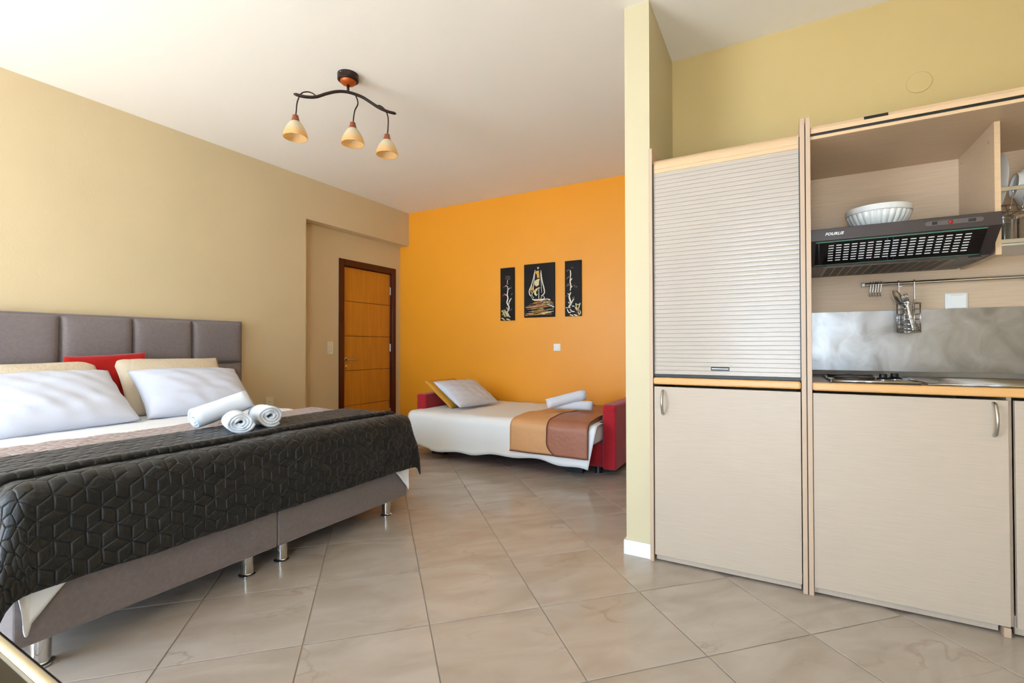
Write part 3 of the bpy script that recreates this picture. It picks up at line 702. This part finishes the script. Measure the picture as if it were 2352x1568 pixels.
# ================================================================== SOFA BED
sofa = thing('sofa_bed', (-2.23, 4.2, 0), 'red fabric sofa bed opened flat against the orange wall', 'sofa')
for (x0, x1) in ((-3.285, -3.165), (-1.290, -1.172)):
    obj('arm', G().box(x0, x1, 3.84, 4.79, .045, .585), M['sofa_red'], sofa, bevel=.022, seg=4)
obj('sofa_base', G().box(-3.163, -1.292, 3.87, 4.78, .055, .26), M['sofa_red'], sofa, bevel=.012)
for (x, y) in ((-1.345, 3.91), (-3.10, 3.91), (-1.345, 4.70), (-3.10, 4.70)):
    obj('foot', G().lathe([(.026, .06), (.026, .02), (.032, .004), (.032, 0)], (x, y, 0), 24), M['black'], sofa, auto=40)
SX0, SX1, SY0, SY1, SZ = -3.155, -1.300, 3.66, 4.78, .425
obj('sofa_mattress', G().box(SX0, SX1, SY0, SY1, .26, SZ), M['sheet'], sofa, bevel=.05, seg=4, smooth=True)
for x in (-3.05, -1.6): obj('support_leg', G().box(x, x + .15, 3.80, 3.86, 0, .10), M['black'], sofa)
# sheet hanging over the front (towards -Y)
def front_drape(x0, x1, ztop, R, front_y, drop, step, back, seed, ripple, hemf=None, sideL=0, sideR=0, flare=0.04, lift=0):
    ns = int((back - front_y + drop) / step); nx = int((x1 - x0) / step)
    S = np.linspace(0, back - front_y + drop, ns); X = np.linspace(x0, x1, nx); P = np.zeros((ns, nx, 3)); L0 = back - front_y
    for j, x in enumerate(X):
        hs = hemf(x) if hemf else 1
        e = min(x - x0, x1 - x)
        for i, s in enumerate(S):
            y = back - s; z = ztop + lift * math.exp(-((s - L0 + .25) / .2) ** 2)
            rr = ripple * (math.sin(x * 9 + seed) * .5 + math.sin(x * 23 + seed * 2 + s * 2) * .3)
            if s > L0:
                d = (s - L0) * hs; arc = R * PI / 2
                if d < arc: y = front_y - R * math.sin(d / R); z = ztop - R * (1 - math.cos(d / R))
                else: y = front_y - R - flare * (d - arc) - rr * min(1, (d - arc) * 4); z = ztop - R - (d - arc)
            else: z += abs(rr) * .35
            P[i, j] = (x, y, z)
    return P
def hem1(x):
    return 1.0 + .05 * math.sin((x + 3.1) * 4) + .025 * math.sin(x * 15) - .03 * (x < -2.9)
P = front_drape(SX0 - .035, SX1 + .04, SZ + .012, .07, SY0 + .01, .37, .025, SY1, 2, .014, hem1)
# the sheet ends drop past the mattress corners in front of the arms
n = P.shape[1]
for j in range(n):
    x = P[0, j, 0]
    for i in range(P.shape[0]):
        if P[i, j, 1] > 3.80: P[i, j, 0] = min(max(P[i, j, 0], SX0 + .004), SX1 - .004)
        k = max(0, (3.80 - P[i, j, 1]) / .2)
        if j < 5 and P[i, j, 2] < .40: P[i, j, 0] += (5 - j) * .022 * (.40 - P[i, j, 2]) / .3
        if j > n - 6 and P[i, j, 2] < .40: P[i, j, 0] -= (j - n + 6) * .012 * (.40 - P[i, j, 2]) / .3
o = cloth('sofa_sheet', P, M['sheet'], thick=.003); tag(o, 'white sheet spread over the sofa bed and hanging down its front', 'sheet')
P = front_drape(-2.030, -1.320, SZ + .022, .075, SY0 + .005, .335, .02, SY1 - .01, 5, .010, lambda x: .93, lift=.02)
qu = obj('sofa_quilt', G().grid(P), M['peach'], smooth=True); s = qu.modifiers.new('thickness', 'SOLIDIFY'); s.thickness = .006; s.offset = -1
tag(qu, 'peach and brown satin quilt folded over the foot of the sofa bed', 'quilt')
e = [tuple(P[-1, j]) for j in range(P.shape[1])]; obj('piping', G().tube(e, .006, 8), M['piping'], qu, smooth=True)
def brown():
    P = front_drape(-1.675, -1.318, SZ + .034, .08, SY0 - .002, .345, .018, SY1 - .02, 9, .012, lambda x: .945, lift=.02)
    ns, nx = P.shape[:2]
    for i in range(ns):                      # rounded lower corner
        t = max(0, (i - (ns - 7)) / 6); sh_ = .075 * t * t
        for j in range(nx): P[i, j, 0] = P[i, j, 0] + sh_ * (1 - j / (nx - 1))
    xs = np.linspace(0, 1, nx); A = np.linspace(0, 1, ns)
    return P
P = brown()
bq = obj('brown_side', G().grid(P), M['brown_satin'], qu, smooth=True); s = bq.modifiers.new('thickness', 'SOLIDIFY'); s.thickness = .008; s.offset = -1
bq['label'] = 'brown satin reverse side with dark piped edge'
e = [tuple(P[i, 0]) for i in range(P.shape[0])] + [tuple(P[-1, j]) for j in range(1, P.shape[1])] + [tuple(P[i, -1]) for i in range(P.shape[0] - 2, 0, -1)]
obj('piping', G().tube(e, .005, 8), M['piping'], bq, smooth=True)
pillow('sofa_pillow', .54, .44, .09, (-3.055, 4.16, .582), (.60, 0, .80), 0, M['mustard'], 'mustard yellow pillow leaning on the left red arm of the sofa bed', 'pillow', 12, .04, .006)
pillow('sofa_pillow', .66, .43, .12, (-2.858, 4.145, .590), (.55, -.03, .83), -2, M['pillow_white'], 'white pillow lying against the mustard pillow on the sofa bed', 'pillow', 13, .05, .012)
GT2 = 'rolled towels on the sofa bed'
towel_roll('rolled_towel', (-1.86, 4.12, SZ + .095), (-1.50, 4.20, SZ + .095), .058, 'rolled white towel lying underneath on the sofa bed quilt', GT2, .9, 3, 4, 4)
towel_roll('rolled_towel', (-1.88, 4.03, SZ + .11), (-1.57, 4.20, SZ + .20), .058, 'rolled white towel resting on top of another on the sofa bed', GT2, .95, 3, 4, 5)

# ================================================================== KITCHEN
# --- tall narrow unit with the closed roller shutter
ca = thing('shutter_cabinet', (-.23, 2.74, 0), 'tall pale wood cabinet with closed roller shutter beside the column', 'cabinet', 'kitchen units')
for (x0, x1) in ((-.5655, -.548), (.086, .104)):
    obj('side_panel', G().box(x0, x1, YK, 3.055, 0, 2.063), M['edge'], ca, bevel=.0015)
obj('back_panel', G().box(-.548, .086, 3.04, 3.055, .05, 2.01), M['laminate_in'], ca)
obj('base_floor', G().box(-.548, .086, 2.47, 3.04, .05, .068), M['laminate_in'], ca)
obj('plinth', G().box(-.540, .080, 2.447, 2.462, .008, .075), M['laminate_v'], ca)
def bow_handle(name, x, y, z0, z1, parent):
    zm = (z0 + z1) / 2; pts = [(x, y, z0), (x, y - .018, z0 + .008), (x, y - .030, z0 + .035), (x, y - .034, zm), (x, y - .030, z1 - .035), (x, y - .018, z1 - .008), (x, y, z1)]
    return obj(name, G().tube(smoothpath(pts, 6), .0062, 12), M['steel'], parent, smooth=True)
d = obj('door', G().box(-.5435, .0825, 2.428, 2.446, .036, .870), M['laminate'], ca, bevel=.0015)
bow_handle('handle', -.501, 2.428, .735, .852, d)
obj('worktop_edge', G().box(-.546, .084, 2.416, 3.03, .882, .916), M['beech'], ca, bevel=.009, seg=4)
shut = obj('roller_shutter', G().box(-.546, .084, 2.447, 2.453, .93, 1.99).box(-.548, -.5435, 2.428, 2.447, .918, 1.985).box(.0825, .086, 2.428, 2.447, .918, 1.985).box(-.5435, .0825, 2.434, 2.447, .918, .931), M['black'], ca)
SP = .0201; nsl = 50
sl = G().prism([(.008, 0), (.008, SP - .0006), (.0016, SP - .0006), (.0005, SP - .0016), (0, SP * .5), (.0005, .0012), (.0016, 0)], 'X', -.313, .313)
slat_me = mesh_of('slat', sl, M['slat'])
for k in range(nsl): piece('slat', slat_me, shut, (-.2305, 2.436, .932 + k * SP))
obj('shutter_handle', G().box(-.281, -.201, 2.4335, 2.440, .9545, .9720), M['black'], shut, bevel=.001)
obj('handle_glint', G().box(-.277, -.205, 2.4325, 2.436, .9615, .9655), M['alu'], shut, bevel=.0005)
z = .932 + nsl * SP
prof = [(2.434, z + .001)]
for a in np.linspace(0, PI / 2, 10): prof.append((2.434 + .045 * (1 - math.cos(a)), 1.968 + .045 * math.sin(a)))
prof.append((2.62, 2.018))
cuts = [(prof[0], (2.434, z + .0185)), ((2.434, z + .0200), prof[1], prof[2]), (prof[2], prof[3], prof[4], prof[5], prof[6]), (prof[6], prof[7], prof[8], prof[9], prof[10], prof[11])]
for pl in cuts:
    pts = list(pl); inner = [(y + .006, zz - .004) for (y, zz) in reversed(pts)]
    obj('cover_strip', G().prism(pts + inner, 'X', -.546, .084), M['beech_pale'], ca)
# --- wide unit with two base doors, open upper compartment and raised shutter
cb = thing('kitchen_cabinet', (.74, 2.74, 0), 'wide pale wood kitchen cabinet with raised shutter, hood niche and dish compartment', 'cabinet', 'kitchen units')
for (x0, x1) in ((.1075, .1255), (1.352, 1.370)):
    obj('side_panel', G().box(x0, x1, YK, 3.055, 0, 2.063), M['edge'], cb, bevel=.0015)
obj('unit_gap_shade', G().box(.104, .1075, 2.44, 2.46, 0, 2.03), M['black'], cb)  # black strip standing in for the shade between the two units
obj('mid_panel', G().box(.7385, .7525, 2.452, 3.03, .03, .880), M['edge'], cb)
obj('foot_block', G().box(.7165, .7365, YK, 2.47, 0, .034), M['edge'], cb, bevel=.001)
obj('back_panel', G().box(.1255, 1.352, 3.035, 3.055, .05, 2.0), M['laminate_in'], cb)
obj('plinth', G().box(.128, .708, 2.447, 2.462, .008, .075).box(.752, 1.35, 2.447, 2.462, .008, .075), M['laminate_v'], cb)
obj('base_floor', G().box(.1255, 1.352, 2.47, 3.035, .05, .068), M['laminate_in'], cb)
d = obj('door', G().box(.1275, .7375, 2.428, 2.446, .036, .868), M['laminate'], cb, bevel=.0015)
bow_handle('handle', .698, 2.428, .735, .856, d)
d = obj('door', G().box(.7545, 1.350, 2.428, 2.446, .036, .868), M['laminate'], cb, bevel=.0015)
bow_handle('handle', 1.315, 2.428, .735, .856, d)
obj('top_board', G().box(.1255, 1.352, 2.447, 3.035, 1.966, 1.980), M['laminate_in'], cb)
obj('top_edge', G().box(.1255, 1.352, 2.436, 2.447, 1.966, 1.980), M['beech_pale'], cb, bevel=.001)
rs = obj('raised_shutter', G().prism([(2.432, 1.990), (2.432, 2.008), (2.440, 2.022), (2.60, 2.030), (2.60, 2.020), (2.448, 2.012), (2.444, 1.990)], 'X', .1275, 1.350), M['beech_pale'], cb)
obj('rubber_seal', G().box(.1275, 1.350, 2.433, 2.446, 1.9800, 1.9895), M['black'], rs, bevel=.002)
obj('shutter_handle', G().prism([(2.4305, 2.009), (2.4375, 2.0225), (2.4395, 2.0215), (2.4325, 2.008)], 'X', .316, .396), M['black'], rs)
obj('divider', G().box(.7590, .7765, 2.605, 3.035, 1.433, 1.966), M['laminate_in'], cb)
obj('divider_edge', G().box(.7588, .7767, 2.602, 2.605, 1.433, 1.966), M['beech_pale'], cb)
for (y, zz) in ((2.66, 1.905), (2.99, 1.930)):
    obj('shelf_pin', G().cyl((.7592, y, zz), (.7565, y, zz), .004, n=10), M['steel'], cb)
# --- worktop and what is let into it
wt = thing('worktop', (.74, 2.72, .88), 'grey-brown worktop with rounded beech front edge over the kitchen doors', 'worktop')
obj('worktop_top', G().box(.1265, 1.351, 2.425, 3.02, .882, .914), M['worktop'], wt)
obj('front_edge', G().box(.1265, 1.351, 2.408, 2.427, .880, .9145), M['beech'], wt, bevel=.008, seg=4)
obj('upstand', G().prism([(2.994, .914), (3.003, .922), (3.016, .942), (3.02, .942), (3.02, .914)], 'X', .1265, 1.351), M['alu'], wt, bevel=.001)
sp = obj('splash_panel', G().box(.1265, 1.351, 3.021, 3.024, .943, 1.248), M['sheet_steel'])
tag(sp, 'smeared stainless steel splash panel between worktop and wall rail', 'splash panel')
hob = thing('electric_hob', (.345, 2.72, .914), 'small steel two-plate electric hob let into the worktop', 'hob')
obj('hob_plate', G().box(.195, .498, 2.462, 2.965, .9145, .9200), M['steel'], hob, bevel=.002)
obj('hob_rim', G().tube([(.197, 2.464, .9205), (.496, 2.464, .9205)], .0058, 8).tube([(.197, 2.464, .9205), (.197, 2.963, .9205)], .0035, 8).tube([(.496, 2.464, .9205), (.496, 2.963, .9205)], .0035, 8).tube([(.197, 2.963, .9205), (.496, 2.963, .9205)], .0035, 8), M['chrome'], hob, smooth=True)
for (x, y, r) in ((.293, 2.60, .074), (.30, 2.83, .092)):
    hp = obj('hotplate', G().lathe([(r + .006, .920), (r + .006, .923), (r, .924), (r, .932), (r - .004, .934), (.02, .934), (.018, .932), (0, .932)], (x, y, 0), 40), M['cast_iron'], hob, auto=40)
    obj('plate_ring', G().lathe([(r + .008, .920), (r + .008, .9225), (r + .001, .9235), (r + .001, .920)], (x, y, 0), 40, closed=True), M['chrome'], hp, auto=40)
for (x, y) in ((.402, 2.64), (.452, 2.70)):
    k = obj('knob', G().lathe([(.028, .920), (.026, .926), (.020, .930), (.015, .932), (.0145, .945), (.013, .947), (0, .947)], (x, y, 0), 28), M['black'], hob, auto=40)
    obj('knob_ring', G().lathe([(.029, .920), (.029, .9225), (.022, .924), (.022, .920)], (x, y, 0), 28, closed=True), M['chrome'], k, auto=40)
obj('warning_label', G().box(.415, .448, 2.545, 2.575, .9201, .9206), M['red_label'], hob)
sk = thing('sink', (.93, 2.72, .914), 'stainless steel sink with ribbed drainer right of the hob', 'sink')
g = G().box(.518, 1.0, 2.462, 2.965, .9145, .9185)
obj('drainer', g, M['steel'], sk, bevel=.0015)
for k in range(7): obj('rib', G().tube([(.60, 2.52 + .06 * k, .919), (.98, 2.52 + .06 * k, .9185)], .0035, 6), M['steel'], sk, smooth=True)
obj('sink_rim', G().tube([(1.0, 2.465, .918), (.52, 2.465, .918), (.52, 2.962, .918), (1.0, 2.962, .918)], .004, 8), M['chrome'], sk, smooth=True)
obj('basin', G().box(1.0, 1.33, 2.462, 2.50, .9145, .9185).box(1.0, 1.33, 2.93, 2.965, .9145, .9185).box(1.30, 1.33, 2.5, 2.93, .9145, .9185).box(1.0, 1.30, 2.50, 2.93, .9142, .9150), M['steel'], sk)
# --- extractor hood
hood = thing('extractor_hood', (.445, 2.76, 1.435), 'dark brown extractor hood with slotted glass visor above the hob', 'hood')
HX0, HX1 = .1275, .7475
obj('hood_body', G().prism([(2.492, 1.533), (2.492, 1.584), (3.03, 1.584), (3.03, 1.437), (2.604, 1.437)], 'X', HX0, HX1), M['hood'], hood, bevel=.002)
A_ = np.array((2.492, 1.533)); B_ = np.array((2.604, 1.437)); dd = (B_ - A_); nn = np.array((dd[1], -dd[0])); nn /= np.linalg.norm(nn)
if nn[0] > 0: nn = -nn
def on(t, o=0): p = A_ + dd * t + nn * o; return (p[0], p[1])
vis = obj('visor', G().prism([on(.06, .0005), on(.94, .0005), on(.94, .004), on(.06, .004)], 'X', HX0 + .02, HX1 - .04), M['glass_dark'], hood)
for t in (.06, .94): obj('glass_edge', G().prism([on(t - .008, .0005), on(t + .008, .0005), on(t + .008, .0046), on(t - .008, .0046)], 'X', HX0 + .02, HX1 - .04), mat('green_glass_edge', '#5E8A7C', .2) if t < .5 else bpy.data.materials['green_glass_edge'], vis)
cell = .0282
for i in range(17):
    for j in range(7):
        t = .20 + j * .095; o_ = .0040
        q = G().prism([on(t - .015, o_), on(t + .015, o_), on(t + .015, o_ + .0006), on(t - .015, o_ + .0006)], 'X', -.0095, .0095) if i == 0 else None
        if i == 0:
            me = mesh_of('vent_slot', q, M['white_print']); bpy.data.meshes[me.name]['row'] = j
            if j == 0: slot_me = []
            slot_me.append(me)
        piece('vent_slot', slot_me[j], vis, (.205 + i * cell, 0, 0))
obj('filter_panel', G().box(HX0 + .06, HX1 - .09, 2.65, 2.98, 1.4345, 1.437), M['filter'], hood)
fp = bpy.data.objects['filter_panel']
for k in range(13):
    x = HX0 + .075 + k * .034; obj('filter_slot', G().prism([(x, 2.67), (x + .026, 2.67), (x + .026, 2.965), (x, 2.965)], 'Z', 1.4335, 1.4346), M['hood_dark'], fp)
for x in (HX0 + .03, HX1 - .06): obj('latch', G().box(x, x + .035, 2.625, 2.640, 1.4325, 1.437), M['black'], hood)
cp = obj('control_strip', G().prism([(.528 + .009 * math.cos(a), 1.5605 + .009 * math.sin(a)) for a in np.linspace(PI / 2, 3 * PI / 2, 9)] + [(.686 + .009 * math.cos(a), 1.5605 + .009 * math.sin(a)) for a in np.linspace(-PI / 2, PI / 2, 9)], 'Y', 2.4905, 2.493), mat('control_grey', '#5A504C', .4), hood)
obj('slider', G().box(.541, .556, 2.487, 2.4905, 1.555, 1.566), M['black'], cp, bevel=.001)
obj('slider', G().box(.650, .672, 2.487, 2.4905, 1.555, 1.566), M['black'], cp, bevel=.001)
obj('lamp_button', G().lathe([(.0075, 0), (.006, .003), (0, .0038)], (.598, 2.4905, 1.5605), 16, Matrix.Rotation(PI / 2, 4, 'X')), M['red_dot'], cp, smooth=True)
fc = bpy.data.curves.new('brand_lettering', 'FONT'); fc.body = 'FOURLIS'; fc.size = .0165; fc.shear = .35; fc.offset = .0004; fc.extrude = .0003; fc.space_character = 1.06
tmp = bpy.data.objects.new('brand_lettering', fc); COL.objects.link(tmp); bpy.context.view_layer.update()
me = bpy.data.meshes.new_from_object(tmp); bpy.data.objects.remove(tmp)
me.materials.clear(); me.materials.append(M['white_print'])
me.transform(Matrix.Translation((.181, 2.4912, 1.5535)) @ Matrix.Rotation(PI / 2, 4, 'X'))
place(bpy.data.objects.new('lettering', me), hood)
# --- bowl on the hood
def fluted_bowl():
    n = 168; prof = [(.0, 0), (.050, 0), (.054, .004), (.060, .010), (.092, .040), (.112, .070), (.1205, .096), (.1215, .099), (.1275, .101), (.128, .120), (.127, .126), (.123, .126), (.118, .104), (.105, .066), (.085, .036), (.05, .014), (0, .012)]
    g = G(); vs = []; fs = []; m = len(prof)
    for i, (r, z_) in enumerate(prof):
        for k in range(n):
            t = 2 * PI * k / n; rr = r + (.0065 * (abs(math.sin(t * 14)) - .35) if 3 <= i <= 6 else 0); vs.append((.412 + rr * math.cos(t), 2.79 + rr * math.sin(t), 1.5845 + z_))
    for i in range(m - 1):
        for k in range(n): fs.append((i * n + k, i * n + (k + 1) % n, (i + 1) * n + (k + 1) % n, (i + 1) * n + k))
    return g.add(vs, fs)
bowl = obj('fluted_bowl', fluted_bowl(), M['ceramic'], auto=50); tag(bowl, 'white fluted ceramic bowl standing on top of the extractor hood', 'bowl')
# --- wall rail, hooks, utensil basket
YRL = 2.992
rail = thing('wall_rail', (.85, YRL, 1.380), 'chrome utensil rail on the wall below the extractor hood', 'rail')
obj('rod', G().cyl((.384, YRL, 1.380), (1.345, YRL, 1.380), .0085, n=20), M['chrome'], rail, auto=40)
obj('end_cap', G().cyl((.372, YRL, 1.380), (.384, YRL, 1.380), .0095, n=20), M['plastic'], rail, auto=40)
obj('bracket', G().cyl((.40, YRL, 1.380), (.40, 3.035, 1.380), .006, n=12), M['chrome'], rail, auto=40)
for k in range(5):
    x = .408 + .0105 * k
    pts = [(x, YRL + .012, 1.372), (x, YRL + .011, 1.388), (x, YRL, 1.393), (x, YRL - .011, 1.387), (x, YRL - .012, 1.370), (x - .003, YRL - .010, 1.345), (x - .005, YRL - .012, 1.327), (x - .005, YRL - .022, 1.318), (x - .005, YRL - .030, 1.324), (x - .005, YRL - .030, 1.332)]
    o = obj('s_hook', G().tube(smoothpath(pts, 5), .0021, 8), M['chrome'], smooth=True)
    tag(o, ('leftmost of five', 'second from left of five', 'middle one of five', 'fourth from left of five', 'rightmost of five')[k] + ' small chrome S-hooks on the wall rail', 'hook', 'S-hooks on the wall rail')
bc = (.549, 2.945)
bk = thing('utensil_basket', (bc[0], bc[1], 1.135), 'round chrome wire utensil basket hanging from the wall rail', 'basket')
def ring(z_, r, rad): return G().tube([(bc[0] + r * math.cos(t), bc[1] + r * .9 * math.sin(t), z_) for t in np.linspace(0, 2 * PI, 41)], rad, 8, cap=False)
for i, z_ in enumerate((1.275, 1.247, 1.222, 1.198, 1.174, 1.152, 1.136)): obj('wire_ring', ring(z_, .048, .0026 if i in (0, 6) else .0016), M['chrome'], bk, smooth=True)
for t in np.linspace(0, 2 * PI, 9)[:-1]:
    obj('upright_wire', G().cyl((bc[0] + .047 * math.cos(t + .3), bc[1] + .042 * math.sin(t + .3), 1.136), (bc[0] + .047 * math.cos(t + .3), bc[1] + .042 * math.sin(t + .3), 1.275), .0017, n=8), M['chrome'], bk, smooth=True)
for k in range(5):
    x = bc[0] - .036 + .018 * k; l = math.sqrt(max(.0479 ** 2 - (x - bc[0]) ** 2, 0)) * .9; obj('bottom_wire', G().cyl((x, bc[1] - l, 1.136), (x, bc[1] + l, 1.136), .0015, n=8), M['chrome'], bk, smooth=True)
for x in (.519, .579):
    obj('hanger', G().tube(smoothpath([(x, YRL + .012, 1.370), (x, YRL + .011, 1.389), (x, YRL, 1.3935), (x, YRL - .012, 1.386), (x, YRL - .013, 1.37), (x, YRL - .014, 1.30), (x, bc[1] + .037, 1.275), (x, bc[1] + .037, 1.137)], 5), .0021, 8), M['chrome'], bk, smooth=True)
obj('hanger_tie', G().tube([(.519, YRL - .013, 1.368), (.521, YRL - .013, 1.362), (.573, YRL - .013, 1.362), (.579, YRL - .013, 1.372)], .0018, 8), M['chrome'], bk, smooth=True)
def utensil(name, foot, head, kind, label, roll=0):
    foot, head = Vector(foot), Vector(head); ax = (head - foot).normalized(); L = (head - foot).length
    sd = ax.cross(Vector((0, -1, 0))).normalized(); nm = sd.cross(ax).normalized()
    if roll: R_ = Matrix.Rotation(roll, 3, ax); sd = R_ @ sd; nm = R_ @ nm
    def strip(outline, dish=0, th=.0016):
        vs = []; fs = []; n = len(outline)
        for (s, w) in outline:
            for q in (-1, -.5, 0, .5, 1): vs.append(foot + ax * (s * L) + sd * (w * q) + nm * (dish * (1 - q * q) * min(1, w / .016) if s > .66 else 0))
        for i in range(n - 1):
            for q in range(4): fs.append((i * 5 + q, i * 5 + q + 1, (i + 1) * 5 + q + 1, (i + 1) * 5 + q))
        return vs, fs
    g = G()
    if kind == 'spoon': g.add(*strip([(0, .007), (.03, .0095), (.3, .0075), (.6, .004), (.68, .004), (.72, .011), (.78, .018), (.85, .021), (.92, .018), (.97, .011), (1, .003)], -.009))
    else:
        g.add(*strip([(0, .007), (.03, .0095), (.3, .0075), (.6, .004), (.70, .004), (.75, .011), (.79, .0125), (.83, .0125)], -.003))
        for q in (-1, -.33, .33, 1):
            p0 = foot + ax * (.82 * L) + sd * (.0108 * q); g.tube([p0, foot + ax * (.92 * L) + sd * (.0108 * q) + nm * .002, foot + ax * L + sd * (.010 * q) + nm * .006], [.002, .0018, .0008], 6)
    o = obj(name, g, M['steel'], smooth=True, fix=False); s = o.modifiers.new('thickness', 'SOLIDIFY'); s.thickness = .0018; s.offset = 0
    return tag(o, label, 'cutlery', 'cutlery in the hanging basket')
utensil('spoon', (.583, 2.938, 1.142), (.487, 2.912, 1.338), 'spoon', 'steel spoon standing front left in the wire basket', .5)
utensil('spoon', (.590, 2.955, 1.142), (.498, 2.950, 1.325), 'spoon', 'steel spoon half hidden behind the other spoon in the basket', .3)
utensil('fork', (.566, 2.916, 1.142), (.527, 2.912, 1.316), 'fork', 'steel fork with its tines up in the wire basket')
plate('covered_socket', (.744, 3.035, 1.283), .082, .080, '-Y', 'white socket with closed square flap on the kitchen back panel', 'socket', ['cover'])
# --- dish compartment
rk = thing('dish_rack', (1.05, 2.80, 1.49), 'two-tier chrome wire dish rack in the compartment beside the hood', 'rack')
for (z_, y0, y1) in ((1.705, 2.655, 2.975), (1.492, 2.655, 2.995)):
    obj('front_bar', G().box(.7775, 1.3515, y0, y0 + .006, z_ - .009, z_ + .009), M['steel'], rk, bevel=.002)
    obj('back_bar', G().cyl((.7775, y1, z_), (1.3515, y1, z_), .004, n=10), M['chrome'], rk, smooth=True)
for k in range(16):
    x = .795 + .036 * k
    obj('plate_wire', G().tube(smoothpath([(x, 2.660, 1.703), (x, 2.690, 1.640), (x, 2.715, 1.628), (x, 2.90, 1.628), (x, 2.93, 1.64), (x, 2.975, 1.703)], 5), .0022, 8), M['chrome'], rk, smooth=True)
for y in (2.72, 2.90): obj('cross_wire', G().cyl((.7775, y, 1.6245), (1.3515, y, 1.6245), .0022, n=8), M['chrome'], rk, smooth=True)
obj('drip_tray', G().box(.7775, 1.3515, 2.662, 2.99, 1.478, 1.482).box(.7775, 1.3515, 2.655, 2.662, 1.474, 1.482), M['alu'], rk)
RX = Matrix.Rotation(-PI / 2, 4, 'Y')
def dish(name, x, z0, prof, label, cat, group, tilt=.06, y=2.805, m='ceramic'):
    r = max(p[0] for p in prof); RM = Matrix.Rotation(tilt, 4, 'Y') @ Matrix.Rotation(PI / 2, 4, 'Y')
    o = obj(name, G().lathe(prof, (x, y, z0 + r), 56, RM, closed=False), M[m], auto=45)
    return tag(o, label, cat, group)
pf = [(0, 0), (.062, 0), (.068, .004), (.082, .006), (.128, .020), (.130, .022), (.127, .024), (.080, .012), (.060, .007), (0, .006)]
dish('dinner_plate', .800, 1.632, pf, 'white dinner plate standing nearest the divider in the rack', 'plate', 'dishes in the rack')
bf = [(0, .0), (.044, 0), (.046, -.008), (.051, -.008), (.053, .002), (.082, .022), (.106, .055), (.113, .080), (.110, .080), (.078, .030), (.04, .010), (0, .008)]
dish('soup_bowl', .880, 1.632, bf, 'white footed bowl standing on edge in the dish rack', 'bowl', 'dishes in the rack', .10, 2.79)
gp = [(.030, 0), (.031, .11), (.031, .118), (.026, .118), (.0, .118), (.0, .106), (.0275, .106), (.0270, 0)]
for (x, y, lb) in ((.815, 2.705, 'upturned drinking glass next to the divider in the rack'), (.884, 2.700, 'upturned drinking glass at the picture edge in the rack'), (.845, 2.800, 'upturned drinking glass in the second row of the rack')):
    o = obj('drinking_glass', G().lathe(gp, (x, y, 1.4825), 32, closed=True), M['glass'], auto=40); tag(o, lb, 'glass', 'glasses in the rack')

# ================================================================== FOREGROUND TABLE
tb = thing('glass_table', (-1.35, .05, 0), 'black glass table with chrome tube frame in the bottom left foreground', 'table')
TZ = .455; tx0, tx1, ty0, ty1 = -1.95, -.75, -.30, .352
obj('glass_top', G().box(tx0 + .012, tx1 - .012, ty0 + .012, ty1 - .016, TZ - .008, TZ + .002), M['black_gloss'], tb, bevel=.002)
obj('glass_rim', G().box(tx0 + .012, tx1 - .012, ty1 - .0175, ty1 - .0125, TZ - .010, TZ + .003), M['alu'], tb)
obj('tube_frame', G().tube([(tx0, ty0, TZ), (tx1, ty0, TZ)], .0125, 20).tube([(tx0, ty1, TZ), (tx1, ty1, TZ)], .0125, 20).tube([(tx0, ty0, TZ), (tx0, ty1, TZ)], .0125, 20).tube([(tx1, ty0, TZ), (tx1, ty1, TZ)], .0125, 20), M['chrome'], tb, auto=40)
for x in (tx0, tx1):
    for y in (ty0, ty1): obj('leg', G().cyl((x, y, 0), (x, y, TZ), .0125, n=20), M['chrome'], tb, auto=40)
